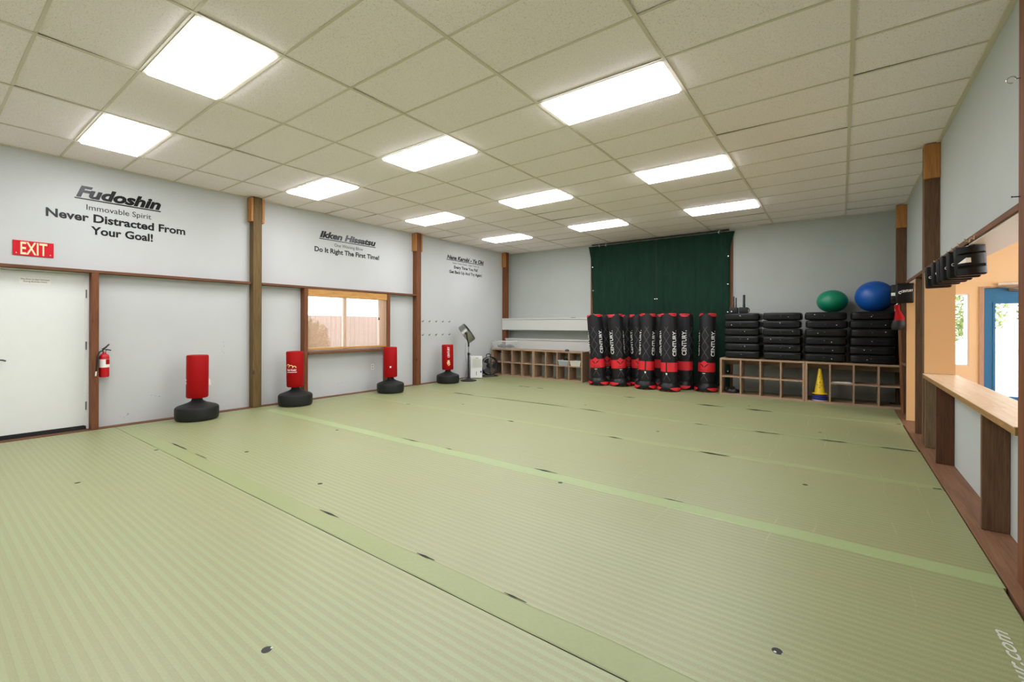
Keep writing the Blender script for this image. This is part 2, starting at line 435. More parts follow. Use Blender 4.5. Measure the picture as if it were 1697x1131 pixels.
# ------------------------------------------------------------------ mats on the floor
seams = [YF+.02, -.10, 1.69, 3.50, 5.255, 6.72, 8.42, 9.86]
holes = [(-1.991, .926), (-.219, 2.233), (-5.424, .903), (-3.697, 2.171), (-2.013, 3.465), (-.253, 4.72), (-6.141, 1.66), (-5.266, 2.23), (-5.397, 3.411), (-1.956, 5.921), (-.222, 7.165), (-5.389, 5.857), (-3.626, 7.111), (-1.297, 8.766)]
gaps = {2: [(-6.34, 1.862, -5.874, 1.866, .026), (-5.617, 1.86, -5.322, 1.866, .012), (-3.176, 1.862, -2.928, 1.866, .022), (-2.095, 1.864, -1.94, 1.867, .019), (-1.419, 1.862, -1.272, 1.86, .012)],
 3: [(-4.368, 3.645, -4.05, 3.64, .03), (-3.625, 3.645, -3.507, 3.64, .02), (-2.417, 3.65, -2.147, 3.652, .045), (-1.155, 3.65, -.998, 3.658, .018)],
 4: [(-6.211, 5.273, -6.103, 5.276, .04), (-3.939, 5.24, -3.817, 5.245, .055), (-2.373, 5.262, -2.171, 5.257, .045), (-1.277, 5.249, -.95, 5.243, .06), (.638, 5.27, .705, 5.285, .05)],
 5: [(-6.484, 6.739, -5.89, 6.723, .08), (-5.527, 6.733, -3.679, 6.75, .065), (-3.564, 6.745, -3.081, 6.70, .06), (-1.714, 6.70, -1.501, 6.704, .05), (-.956, 6.70, -.632, 6.708, .07), (-.219, 6.70, .067, 6.717, .085), (.352, 6.705, .688, 6.713, .07)],
 6: [(-5.998, 8.38, -5.65, 8.39, .08), (-5.486, 8.39, -5.295, 8.38, .09), (-3.466, 8.393, -3.181, 8.398, .09), (-2.104, 8.384, -1.623, 8.391, .13), (-1.3, 8.403, -.892, 8.402, .15), (.64, 8.434, .69, 8.438, .09)]}
matlab = ['green tatami striped floor mat behind the camera', 'nearest green striped floor mat, in front of the first seam', 'green striped floor mat between the first seam and the pale tape',
  'green floor mat just behind the long pale tape strip', 'green floor mat, third strip before the back wall shelves', 'green floor mat, second strip before the back wall shelves', 'farthest green floor mat strip, under the standing black bags']
mats = []
for i in range(7):
    a, b = seams[i], seams[i+1]+(.0 if i < 6 else .96)
    xr = .712+.008*math.sin(i*2.3)
    m = MB().box((-7.95, a+.002, -.035), (xr, b-.002, 0), 0, .003, 1)
    o = m.build('floor_mat', M['mat']); tag(o, matlab[i], 'floor mat', 'green floor mats laid side by side')
    mats.append((o, a, b))
def on_mat(mb, name, m, y):
    for o, a, b in mats:
        if a <= y < b:
            return mb.xf(Matrix.Translation(-o.location)).build(name, m, o)
for x, y in holes:
    h = MB().lathe([(.021, 0), (.021, .0006)], (x, y, .0003), 20)
    ho = on_mat(h, 'snap_hole', M['black'], y)
for x, y, r in ((-1.985, .944, .005), (-.226, 2.222, .006), (-.2, 2.226, .003)):
    on_mat(MB().lathe([(r, 0), (r*.6, .0012)], (x, y, .001), 8), 'white_fleck', M['whitep'], y)
for i, L in gaps.items():
    for xa, ya, xb, yb, wd in L:
        n = 14; vs = []; fs = []
        for q in range(n+1):
            u = q/n; h = wd*.38*math.sin(PI*u)**.8*(.75+.25*math.sin(9*u+xa)); x = xa+(xb-xa)*u; y = ya+(yb-ya)*u
            vs += [(x, y-h-.0015, .0044), (x, y+h+.0015, .0044)]
            if q: fs.append((2*q-2, 2*q, 2*q+1, 2*q-1))
        on_mat(MB().add(vs, fs), 'seam_gap', M['gap'], (ya+yb)/2)
# the tape over the seams; its edges are slightly uneven
tl = [(1.69, 1.86, 'tape2', 'flat green tape along the nearest mat seam', -7.6, .70), (3.49, 3.645, 'tape', 'pale green tape strip running across the middle of the mats', -7.55, .71),
      (5.25, 5.37, 'tape3', 'green tape over the seam behind the pale strip', -7.7, .70), (6.72, 6.81, 'tape3', 'green tape over the second seam before the back wall', -7.7, .70), (8.39, 8.47, 'tape3', 'green tape over the farthest mat seam', -7.7, .70)]
for a, b, mk, lab, xa, xb in tl:
    n = 60; vs = []; fs = []; rr = random.Random(a)
    for q in range(n+1):
        x = xa+(xb-xa)*q/n; e = .006*math.sin(q*.9+a)+.004*rr.random(); bow = .02*math.sin(PI*q/n)*(1 if a < 5 else -.5)
        vs += [(x, a+e*.4, .0005), (x, a+.01, .003), (x, b-.01+e, .003), (x, b+e, .0005)]
        if q:
            k = 4*q
            for s in range(3): fs.append((k-4+s, k+s, k+1+s, k-3+s))
    tag(MB().add(vs, fs).build('seam_tape', M[mk]), lab, 'tape', 'tape strips over the mat seams')
# thin open joint beside the nearest tape
on_mat(bx((-5.6, 1.6855, .0004), (.70, 1.6895, .0012)), 'seam_line', M['gap'], 1.68)
# white lettering printed along the mat edge
vs, fs = fit_text('dollamur.com', 2.28, 3.0, 0, .056, .015, .25)
mb = MB().add([(.614-p.y, p.x, .0012) for p in vs], fs)
on_mat(mb, 'printed_lettering', M['greyink'], 2.6)

# ------------------------------------------------------------------ left wall framing
def post(nm, x0, x1, y0, y1, lab, mk, cleats, side):
    o = bx((x0, y0, -.035), (x1, y1, ZC-.001), .004, 1).build(nm, M[mk]); tag(o, lab, 'post')
    for a, b, z in cleats:
        c = bx((x0+(.004 if side > 0 else -.006), a, z), (x1+(.006 if side > 0 else -.004), b, ZC-.014), .004, 1)
        c.xf(Matrix.Translation(-o.location)).build('cleat', M['cleat'], o)['label'] = 'pale wood cleat at the post top'
    return o
xa, xb = XL+.001, XL+FR
post('wooden_post', xa, xb, 3.466, 3.606, 'greenish treated wooden post on the left wall, left of the window', 'post', [(3.428, 3.466, 3.14), (3.606, 3.644, 3.13)], 1)
post('wooden_post', xa, xb, 7.06, 7.197, 'brown wooden post on the left wall, right of the window', 'stud', [(7.022, 7.06, 3.13), (7.197, 7.235, 3.13)], 1)
post('wooden_post', xa, xb, 10.50, 10.64, 'brown wooden post in the far left corner behind the white boxes', 'stud', [(10.462, 10.50, 3.12)], 1)
def stud(nm, a, b, lab, mk, cat='stud', bev=.003): return tag(bx(a, b, bev, 1).build(nm, M[mk]), lab, cat)
stud('wall_stud', (xa, 1.455, -.03), (xb, 1.53, 2.079), 'brown stud between the white door and the fire extinguisher', 'stud')
stud('wall_stud', (xa, 4.357, -.03), (xb, 4.431, 2.079), 'brown stud along the left side of the blind', 'stud')
stud('wall_stud', (xa, 6.225, -.03), (xb, 6.306, 2.079), 'brown stud along the right side of the blind', 'stud')
stud('wall_rail', (xa, YF+.02, 2.08), (xb, 3.427, 2.118), 'brown horizontal rail over the white door', 'rail', 'rail')
stud('wall_rail', (xa, 3.607, 2.08), (xb+.01, 7.05, 2.118), 'brown horizontal rail over the window blind', 'rail', 'rail')

# door 1 (white, in the left wall)
d = MB().box((XL-.055, DY0+.03, .05), (XL-.012, 1.426, 2.058), 0, .003, 1)
do = struct('door_1', d, M['doorwhite'])
def child(mb, nm, m, par):
    return mb.xf(par.matrix_basis.inverted() if par.rotation_euler[2] else Matrix.Translation(-par.location)).build(nm, m, par)
f = MB()
f.box((XL-.10, 1.431, -.03), (XL+.004, 1.455, 2.083)); f.box((XL-.10, DY0, -.03), (XL+.004, DY0+.026, 2.083)); f.box((XL-.10, DY0+.026, 2.062), (XL+.004, 1.431, 2.083)); f.box((XL-.012, 1.414, .05), (XL+.0, 1.431, 2.06))
f.box((XL-.14, DY0+.02, 2.03), (XL-.056, 1.44, 2.07)).box((XL-.14, DY0, -.03), (XL-.056, DY0+.05, 2.07)).box((XL-.14, 1.405, -.03), (XL-.056, 1.45, 2.07))
child(f, 'door_frame', M['white'], do)
child(bx((XL-.14, DY0+.026, -.03), (XL+.03, 1.431, .012)).box((XL-.05, DY0+.03, .012), (XL-.004, 1.426, .055)), 'threshold', M['black'], do)
for z in (1.75, 1.06, .26): child(MB().cyl((XL+.004, 1.428, z), (XL+.004, 1.428, z+.11), .008, 10), 'hinge', M['steel'], do)
h = MB().lathe([(.03, 0), (.03, .012), (.012, .016), (.012, .05)], (XL-.012, .60, .97), 18, 0, (1, 0, 0)).tube([(XL+.035, .60, .97), (XL+.04, .65, .972), (XL+.038, .69, .967), (XL+.035, .715, .955)], .009, 8)
child(h, 'door_handle', M['darkmetal'], do)
nt = thing('paper_notice', 'small white paper notice taped to the white door', 'notice', (XL-.0105, .96, 1.90))
bx((0, -.138, 0), (.001, .138, .085)).build('sheet', M['paper'], nt)
for s, ya, yb, z in (('This Door to Stay Unlocked', -.125, .125, .050), ('During Business Hours', -.100, .105, .022)):
    vs, fs = fit_text(s, ya, yb, z, .015, .012); MB().add([(.0018, p.x, p.y) for p in vs], fs).build('text_line', M['ink'], nt)
# exit sign
ex = thing('exit_sign', 'red EXIT sign on the wall above the white door', 'sign', (XL, .944, 2.243))
bx((0, -.176, 0), (.012, .176, .184), .002, 1).build('sign_plate', M['signred'], ex)
vs, fs = fit_text('EXIT', -.112, .118, .018, .148, .015); MB().add([(.0135, p.x, p.y) for p in vs], fs).build('sign_lettering', M['signcream'], ex)
for y in (-.146, .146): MB().lathe([(.006, 0), (.004, .003)], (.012, y, .03), 10, 0, (1, 0, 0)).build('screw', M['whitep'], ex)

# the three mottoes in black vinyl letters
def motto(lab, y, z, lines, under):
    o = thing('wall_lettering', lab, 'lettering', (XL+.001, y, z))
    for nm, s, a, b, zz, cap, bold, sh in lines:
        vs, fs = fit_text(s, a-y, b-y, zz-z, cap, bold, sh); MB().add([(.0015, p.x, p.y) for p in vs], fs).build(nm, M['ink'], o)
    a, b, zz = under; bx((0, a-y, zz-z-.008), (.0015, b-y, zz-z+.008)).build('underline', M['ink'], o)
motto('black Fudoshin motto lettering on the wall over the exit sign', 1.78, 2.6, [('heading', 'Fudoshin', 1.325, 2.236, 3.092, .137, .045, .28), ('subheading', 'Immovable Spirit', 1.427, 2.121, 2.929, .072, 0, 0),
   ('slogan', 'Never Distracted From', 1.049, 2.541, 2.774, .103, .03, 0), ('slogan', 'Your Goal!', 1.470, 2.142, 2.611, .102, .03, 0)], (1.311, 2.235, 3.066))
motto('black Ikken Hissatsu motto lettering above the window', 5.37, 2.8, [('heading', 'Ikken Hissatsu', 4.735, 6.023, 3.103, .115, .05, .28), ('subheading', 'One Winning Blow', 5.044, 5.702, 2.956, .061, 0, 0),
   ('slogan', 'Do It Right The First Time!', 4.629, 6.111, 2.814, .09, .03, 0)], (4.724, 6.018, 3.072))
motto('black Nana Karobi motto lettering right of the second post', 8.9, 2.7, [('heading', 'Nana Karobi - Ya Oki', 8.192, 9.644, 3.108, .093, .04, .22), ('subheading', 'Seven Times Down - Eight Times Up', 8.394, 9.441, 2.995, .048, 0, 0),
   ('slogan', 'Every Time You Fall', 8.447, 9.379, 2.878, .072, .03, 0), ('slogan', 'Get Back Up And Try Again!', 8.271, 9.559, 2.749, .073, .03, 0)], (8.171, 9.636, 3.083))

# window 1 and its bamboo blind
wf = MB(); xi, xo = XL-.06, XL-.13
wf.box((xo, WY0, WZ0), (xi, WY0+.05, WZ1)); wf.box((xo, WY1-.05, WZ0), (xi, WY1, WZ1)); wf.box((xo, WY0, WZ0), (xi, WY1, WZ0+.05)); wf.box((xo, WY0, WZ1-.05), (xi, WY1, WZ1)); wf.box((xo, 5.30, WZ0), (xi, 5.36, WZ1))
wo = struct('window_1', wf, M['white'])
for a, b in ((WY0+.05, 5.30), (5.36, WY1-.05)): child(bx((XL-.097, a, WZ0+.05), (XL-.093, b, WZ1-.05)), 'pane', M['glass'], wo)
bl = thing('bamboo_blind', 'orange bamboo blind drawn over the window in the left wall', 'blind', (-7.985, 5.328, .93))
hw = .894
bx((-.012, -hw, 1.01), (.022, hw, 1.146), .004, 1).build('valance', M['bamboov'], bl)
s = MB(); n = 95
for i in range(n):
    z = .035+i*(1.0/n); s.box((-.004, -hw, z), (-.0015, hw, z+.0072))
s.build('slats', M['bamboo'], bl)
s = MB()
for i in range(17):
    y = -hw+.05+i*(2*hw-.1)/16; s.box((-.001, y-.002, .02), (.0005, y+.002, 1.01))
s.build('warp_threads', M['rope'], bl)
bx((-.008, -hw, 0), (.008, hw, .035), .004, 2).build('bottom_rail', M['bamboov'], bl)
cl = MB().tube([(.004, .69, 1.01), (.005, .69, .80), (.004, .692, .63)], .0016, 6).lathe([(.003, .0), (.010, -.012), (.014, -.035), (.004, -.055)], (.006, .692, .64), 10)
cl.add([(.012, .68, .60), (.012, .66, .575), (.012, .70, .58), (.012, .715, .60)], [(0, 1, 2, 3)])
cl.build('pull_cord', M['black'], bl)
stud('window_sill', (xa, 4.432, .845), (xb+.012, 6.224, .895), 'glossy brown window sill below the bamboo blind', 'rail', 'sill', .008)
# outlet
ot = thing('wall_outlet', 'white electrical outlet on the wall below the blind', 'outlet', (XL, 5.946, .44))
bx((0, -.036, 0), (.006, .036, .124), .002, 1).build('cover_plate', M['whitep'], ot)
for z in (.036, .088): bx((.006, -.016, z-.014), (.009, .016, z+.014), .003, 1).build('socket', M['greyp'], ot)
# two rows of little hooks
for r, (zz, nmrow) in enumerate(((1.489, 'upper'), (1.161, 'lower'))):
    for i, yy in enumerate((7.362, 7.576, 7.798, 8.027, 8.263)):
        h = MB().lathe([(.012, 0), (.012, .004)], (XL, yy, zz), 10, 0, (1, 0, 0)).tube([(XL, yy, zz), (XL+.03, yy, zz-.004), (XL+.045, yy, zz+.012), (XL+.047, yy, zz+.03)], .006, 8)
        tag(h.build('wall_hook', M['darkmetal']), 'small dark wall hook, %s of the %s row beside the second post' % (('leftmost', 'second from left', 'middle one', 'second from right', 'rightmost')[i], nmrow), 'hook', 'small hooks on the left wall')
# fire extinguisher
fe = thing('fire_extinguisher', 'red fire extinguisher hung beside the stud near the white door', 'fire extinguisher', (-8.005, 1.592, .685))
MB().lathe([(.02, 0), (.048, .004), (.053, .02), (.053, .27), (.048, .295), (.034, .312), (.02, .318), (.02, .335)], n=28).build('cylinder', M['redx'], fe)
MB().lathe([(.0538, .135), (.0538, .245)], n=28, cap=False).build('label_band', M['paper'], fe)
vs = []; fs = []
for q in range(9):
    t = math.radians(5+q*8); vs += [(.0545*math.cos(t), .0545*math.sin(t), .175), (.0545*math.cos(t), .0545*math.sin(t), .243)]
    if q: fs.append((2*q-2, 2*q, 2*q+1, 2*q-1))
MB().add(vs, fs, 0, True).build('red_label', M['red'], fe)
MB().lathe([(.018, .33), (.018, .345), (.024, .35), (.024, .368), (.012, .372)], n=16).build('valve', M['chrome'], fe)
mb = MB(); mb.tube([(0, -.02, .375), (.0, .012, .40), (0, .05, .445)], [.012, .011, .008], 8); mb.tube([(0, -.02, .365), (0, .03, .372), (0, .07, .36)], [.009, .009, .007], 8)
mb.build('lever', M['black'], fe)
MB().tube([(0, -.02, .358), (.035, -.055, .345), (.06, -.078, .29), (.062, -.084, .18), (.062, -.092, .09)], .009, 10).build('hose', M['blackrub'], fe)
MB().cyl((.062, -.092, .092), (.062, -.098, .03), .0085, 12).build('nozzle', M['whitep'], fe)
bx((-.094, -.02, .20), (-.050, .02, .26)).build('wall_bracket', M['darkmetal'], fe)
# ------------------------------------------------------------------ red standing bags along the left wall
def wrap(p, r, a0, z0, rot=True):
    """flat letter point -> cylinder facing local -Y; rotated letters run upwards with their tops to the left"""
    u, v = (-p.y, p.x) if rot else (p.x, p.y)
    a = a0+u/r
    return Vector((r*math.sin(a), -r*math.cos(a), z0+v))
def subdiv_faces(vs, fs, cuts=1):
    bm = bmesh.new(); V = [bm.verts.new(v) for v in vs]
    for f in fs:
        try: bm.faces.new([V[i] for i in f])
        except ValueError: pass
    bmesh.ops.triangulate(bm, faces=bm.faces[:])
    if cuts: bmesh.ops.subdivide_edges(bm, edges=bm.edges[:], cuts=cuts, use_grid_fill=True)
    bm.verts.index_update(); o = [v.co.copy() for v in bm.verts], [tuple(v.index for v in f.verts) for f in bm.faces]
    bm.free(); return o
def facing(x, y): return math.atan2(y, x)-PI/2          # rz that turns local -Y towards the camera at the origin
def poly_grid(fn, nu, nv):
    vs = [fn(i/nu, j/nv) for j in range(nv+1) for i in range(nu+1)]
    fs = [(j*(nu+1)+i, j*(nu+1)+i+1, (j+1)*(nu+1)+i+1, (j+1)*(nu+1)+i) for j in range(nv) for i in range(nu)]
    return vs, fs
def red_bag(x, y, lab, deco, top=.945, lean=0, rb=.275):
    o = thing('training_bag', lab, 'training bag', (x, y, 0), facing(x, y), 'small red standing bags along the left wall')
    k = rb/.275
    MB().lathe([(.22*k, 0), (.258*k, .008), (.270*k, .025), (.275*k, .06), (.275*k, .165), (.268*k, .186), (.245*k, .203), (.18*k, .226), (.12, .248), (.075, .275), (.062, .32)], n=44).build('water_base', M['blackrub'], o)
    b = MB().lathe([(.09, .318), (.128, .322), (.138, .34), (.138, top-.018), (.130, top-.003), (.09, top)], n=40).build('padded_cylinder', M['red'], o, rot=(0, math.radians(lean), 0))
    MB().cyl((0, 0, .27), (0, 0, .335), .05, 16).build('neck', M['black'], o)
    r = .1405
    if deco == 'century':
        vs, fs = subdiv_faces(*fit_text('CENTURY', 0, .255, 0, .047, .02)); a0 = .33
        MB().add([wrap(p, r, a0, .625) for p in vs], fs).build('lettering', M['whiteink'], b)
        mb = MB(); n = 0
        for u0, v0, u1, v1 in ((-.03, .10, .02, .125), (-.012, .045, .012, .11), (-.04, .055, -.02, .09), (.01, .06, .034, .08), (-.034, .025, -.01, .05), (.006, .02, .036, .042), (-.02, 0, .02, .012)):
            vs, fs = poly_grid(lambda a, c: wrap(Vector((u0+(u1-u0)*a+.3*.03*(c-.5), v0+(v1-v0)*c, 0)), r, .19, .43, False), 3, 1); mb.add(vs, fs)
        mb.build('emblem', M['cream'], b)
    if deco == 'kid':
        vs, fs = subdiv_faces(*fit_text('Kid Kick!', 0, .155, 0, .032, .03))
        MB().add([wrap(p, r, -.98, .605, False) for p in vs], fs).build('lettering', M['whiteink'], b)
        mb = MB()
        for u0, v0, u1, v1 in ((-.005, .578, .165, .586),):
            vs, fs = poly_grid(lambda a, c: wrap(Vector((u0+(u1-u0)*a, v0+(v1-v0)*c, 0)), r, -.98, 0, False), 8, 1); mb.add(vs, fs)
        mb.build('underline', M['whiteink'], b)
        mb = MB(); 
        for cx, cz, rr in ((.02, .69, .034), (.07, .665, .045), (.125, .66, .034)):
            for q in range(9):
                a1, a2 = PI*q/9, PI*(q+1)/9
                P = [Vector((cx+R*math.cos(t), cz+R*math.sin(t), 0)) for t, R in ((a1, rr), (a2, rr), (a2, rr-.012), (a1, rr-.012))]
                mb.add([wrap(p, r, -.98, 0, False) for p in P], [(0, 1, 2, 3)])
        mb.build('emblem', M['cream'], b)
    if deco == 'label':
        vs, fs = poly_grid(lambda a, c: wrap(Vector((-.016+.032*a, .034*c, 0)), r, .02, .52, False), 4, 2); MB().add(vs, fs).build('label_tag', M['whiteink'], b)
    if deco == 'tag':
        MB().add([(r*.98, -.02, .50), (r*.98+.03, -.02, .495), (r*.98+.02, -.02, .58), (r*.98, -.02, .60)], [(0, 1, 2, 3), (3, 2, 1, 0)]).build('paper_tag', M['paper'], b)
        mb = MB()
        for u0, v0, u1, v1 in ((-.01, .575, .02, .60), (-.012, .55, .02, .558), (.0, .53, .025, .545)):
            vs, fs = poly_grid(lambda a, c: wrap(Vector((u0+(u1-u0)*a, v0+(v1-v0)*c, 0)), r, -1.35, 0, False), 3, 1); mb.add(vs, fs)
        mb.build('emblem', M['whiteink'], b)
    return o
red_bag(-7.680, 2.565, 'plain red standing bag on a black base, nearest to the fire extinguisher', 'tag', .95, .3)
red_bag(-7.684, 4.050, 'red standing bag with white print on its left side, left of the window', 'kid', .94, -.8)
red_bag(-7.560, 5.999, 'red standing bag with a small white square label, right end of the window', 'label', .945, -.5)
red_bag(-7.700, 7.830, 'red standing bag lettered CENTURY beside the pedestal fan', 'century', .93, -.8)

# ------------------------------------------------------------------ pedestal fan
fx, fy = -7.56, 8.42
pf = thing('pedestal_fan', 'steel pedestal fan with a tilted round head beside a red bag', 'fan', (fx, fy, 0), facing(fx, fy))
MB().lathe([(.20, 0), (.205, .008), (.19, .022), (.08, .045), (.035, .07), (.03, .10)], n=36).build('base', M['black'], pf)
MB().cyl((0, 0, .08), (0, 0, .66), .02, 14).build('lower_pole', M['black'], pf)
MB().cyl((0, 0, .66), (0, 0, .90), .012, 12).build('upper_pole', M['steel'], pf)
MB().lathe([(.024, .64), (.028, .65), (.028, .70), (.02, .71)], n=14).cyl((.02, 0, .675), (.055, 0, .675), .008, 8).build('collar', M['black'], pf)
mb = MB().cyl((0, 0, .86), (0, 0, .99), .02, 12).tube([(0, 0, .93), (-.02, -.15, 1.0), (-.04, -.24, 1.10), (-.045, -.262, 1.19)], .015, 8).tube([(0, 0, .93), (-.02, .15, 1.0), (-.04, .24, 1.10), (-.045, .262, 1.19)], .015, 8)
mb.build('yoke', M['black'], pf)
ax = Vector((.80, -.10, .59)).normalized(); C = Vector((-.045, 0, 1.20)); R = .245
hd = MB().lathe([(R-.01, -.085), (R, -.08), (R, .08), (R-.01, .085), (R-.012, .08), (R-.012, -.08), (R-.01, -.085)], C, 44, 0, ax, False).build('drum', M['steel'], pf)
def grille(cen, axis, rad, off, name, par, mat, spokes=20, bulge=.02, wire=.0022):
    q = Vector((0, 0, 1)).rotation_difference(axis).to_matrix(); mb = MB()
    for k in range(1, 6):
        r = rad*k/5; h = off+bulge*(1-(k/5)**2)*(1 if off > 0 else -1)
        mb.tube([cen+q @ Vector((r*math.cos(2*PI*i/28), r*math.sin(2*PI*i/28), h)) for i in range(28)], wire, 5, 0, True)
    for i in range(spokes):
        t = 2*PI*i/spokes
        mb.tube([cen+q @ Vector((r*math.cos(t), r*math.sin(t), off+bulge*(1-(r/rad)**2)*(1 if off > 0 else -1))) for r in (rad*.12, rad*.6, rad)], wire, 5)
    h = off+bulge*(1 if off > 0 else -1)
    mb.lathe([(rad*.16, h-.004), (rad*.16, h+.004)], cen, 20, 0, axis)
    return mb.build(name, mat, par)
grille(C, ax, R-.012, .08, 'front_grille', pf, M['darkmetal']); grille(C, ax, R-.012, -.08, 'rear_grille', pf, M['darkmetal'])
def blades(cen, axis, rad, nb, name, par, mat):
    q = Vector((0, 0, 1)).rotation_difference(axis).to_matrix(); mb = MB()
    for b in range(nb):
        def fn(u, v):
            r = rad*(.2+.72*v); t = 2*PI*b/nb+(u-.5)*1.1*(.7+.3*v); return cen+q @ Vector((r*math.cos(t), r*math.sin(t), (u-.5)*.06))
        vs, fs = poly_grid(fn, 5, 5); mb.add(vs, fs, 0, True)
    mb.lathe([(rad*.22, -.035), (rad*.24, -.03), (rad*.24, .03), (rad*.2, .04)], cen, 20, 0, axis)
    return mb.build(name, mat, par)
blades(C, ax, R-.02, 4, 'fan_blades', pf, M['darkmetal'])
q = Vector((0, 0, 1)).rotation_difference(ax).to_matrix()
mb = MB().lathe([(.03, 0), (.034, .01), (.028, .026)], C+Vector((-.02, -R, -.0)), 16, 0, (0, -1, 0)); mb.build('tilt_knob', M['black'], pf)
pt = C+q @ Vector((0, 0, -.03))+Vector((.115, -R*.80, -.115))
MB().tube([(-.01, .0, .94), (-.075, .02, .93), (-.085, .04, .70), (-.065, .05, .50), (-.03, .03, .44), (-.06, .06, .2), (-.10, .14, .05), (-.16, .24, .01)], .005, 6).build('power_cord', M['greyp'], pf)

# dehumidifier
dx, dy = -7.79, 8.98
dh = thing('dehumidifier', 'white boxy dehumidifier standing against the left wall behind the fan', 'dehumidifier', (dx, dy, .0), math.radians(43))
bx((-.155, -.13, .012), (.155, .13, .585), .015, 3).build('body', M['whitep'], dh)
mb = MB()
for i in range(16): mb.box((-.10, -.134, .30+i*.014), (.13, -.128, .308+i*.014))
mb.build('air_grille', M['greyink'], dh)
bx((-.15, -.136, .03), (.15, -.129, .265), .004, 1).build('water_tank', M['white'], dh)
bx((-.008, -.139, .09), (.004, -.135, .19)).build('level_window', M['darkmetal'], dh)
bx((.10, -.139, .155), (.135, -.135, .205)).build('blue_label', M['bluep'], dh)
bx((-.02, -.135, .535), (.05, -.128, .545)).build('control_panel', M['darkmetal'], dh)
for u in (-.12, .12): MB().lathe([(.02, 0), (.02, .014)], (u, 0, 0), 12).build('foot', M['black'], dh)
# round floor fan
gx, gy = -7.76, 9.50
rf = thing('floor_fan', 'black round floor fan beside the white dehumidifier', 'fan', (gx, gy, 0), facing(gx, gy)+.45)
ax2 = Vector((0, -1, .12)).normalized(); C2 = Vector((0, 0, .29)); R2 = .255
MB().lathe([(R2-.012, -.07), (R2, -.06), (R2, .06), (R2-.012, .07), (R2-.014, .06), (R2-.014, -.06), (R2-.012, -.07)], C2, 44, 0, ax2, False).build('drum', M['black'], rf)
grille(C2, ax2, R2-.012, .062, 'front_grille', rf, M['darkmetal'], 24, .03); grille(C2, ax2, R2-.012, -.062, 'rear_grille', rf, M['darkmetal'], 20, .02)
blades(C2, ax2, R2-.025, 3, 'fan_blades', rf, M['black'])
MB().cyl(C2+ax2*-.07, C2+ax2*-.03, .07, 20).build('motor', M['black'], rf)
MB().tube([(-.09, .01, .53), (-.09, .01, .60), (-.06, .01, .615), (.0, .01, .615), (.03, .01, .60), (.03, .01, .535)], .012, 8).build('handle', M['black'], rf)
MB().tube([(-.20, -.10, .012), (-.20, .14, .012), (-.17, .02, .12)], .012, 8).tube([(.20, -.10, .012), (.20, .14, .012), (.17, .02, .12)], .012, 8).tube([(-.20, -.10, .012), (.20, -.10, .012)], .012, 8).build('stand', M['black'], rf)

# ------------------------------------------------------------------ pigeonhole shelves
def cubby(x0, x1, y0, dep, h, cols, lab, holes_full=(), t=.036):
    o = thing('cubby_shelf', lab, 'shelf', ((x0+x1)/2, y0+dep/2, 0), 0, 'low brown pigeonhole shelves on the mats')
    W = x1-x0; a = -W/2; d = dep/2
    bx((a, -d, h-t), (-a, d, h), .002, 1).build('top_panel', M['cub'], o)
    bx((a+t, -d, .0), (-a-t, d, t*.9)).build('bottom_panel', M['cub'], o)
    for s in (-1, 1): bx((s*(-a), -d, 0), (s*(-a-t), d, h-t-.0005)).build('side_panel', M['cubin'], o)
    iw = (W-2*t); tt = .026; cw = iw/cols
    for i in range(1, cols): bx((a+t+cw*i-tt/2, -d+.002, t*.9), (a+t+cw*i+tt/2, d, h-t)).build('divider', M['cubin'], o)
    for i in range(cols):
        if i in holes_full: continue
        u0 = a+t+cw*i+(tt/2 if i else 0); u1 = a+t+cw*(i+1)-(tt/2 if i < cols-1 else 0)
        bx((u0, -d+.003, h*.50-tt/2), (u1, d, h*.50+tt/2)).build('shelf_board', M['cub'], o)
    bx((a+t, d-.016, h-t-.11), (-a-t, d-.002, h-t)).build('back_strip', M['cub'], o)
    return o
cubby(-7.985, -6.565, 9.86, .375, .748, 4, 'brown pigeonhole shelf in the left corner, under the clear bin')
cubby(-6.563, -5.115, 9.86, .375, .748, 4, 'brown pigeonhole shelf holding two small plastic bins')
cubby(-2.005, -.545, 9.92, .38, .748, 4, 'brown pigeonhole shelf just right of the standing black bags')
cubby(-.540, .90, 9.92, .38, .748, 4, 'brown pigeonhole shelf holding the yellow cone', (0,))
# bins in the shelf
def bin_(x, lab, mk, mk2):
    o = thing('storage_bin', lab, 'bin', (x, 9.985, .388), 0, 'small plastic bins in the pigeonholes')
    mb = MB(); b, t_, h = (.128, .10), (.15, .115), .125
    vs = [(-b[0], -b[1], 0), (b[0], -b[1], 0), (b[0], b[1], 0), (-b[0], b[1], 0), (-t_[0], -t_[1], h), (t_[0], -t_[1], h), (t_[0], t_[1], h), (-t_[0], t_[1], h)]
    mb.add(vs, [(0, 3, 2, 1), (0, 1, 5, 4), (1, 2, 6, 5), (2, 3, 7, 6), (3, 0, 4, 7)])
    mb.build('tub', mk, o)
    r = MB()
    for a, c in (((-.155, -.12, h-.008), (.155, -.113, h+.004)), ((-.155, .113, h-.008), (.155, .12, h+.004)), ((-.155, -.113, h-.008), (-.148, .113, h+.004)), ((.148, -.113, h-.008), (.155, .113, h+.004))): r.box(a, c)
    r.build('rim', M['whitep'], o); return o
b1 = bin_(-5.667, 'small grey plastic bin in the pigeonhole, left of the pale one', M['greyp'], 0)
MB().tube([(-.07, 0, .05), (-.03, .03, .14), (.04, 0, .155), (.08, -.03, .12)], .03, 8).build('dark_contents', M['black'], b1)
bin_(-5.323, 'small pale plastic bin in the rightmost upper pigeonhole', plain('pale_bin', rgb(198, 198, 184), .5), 0)
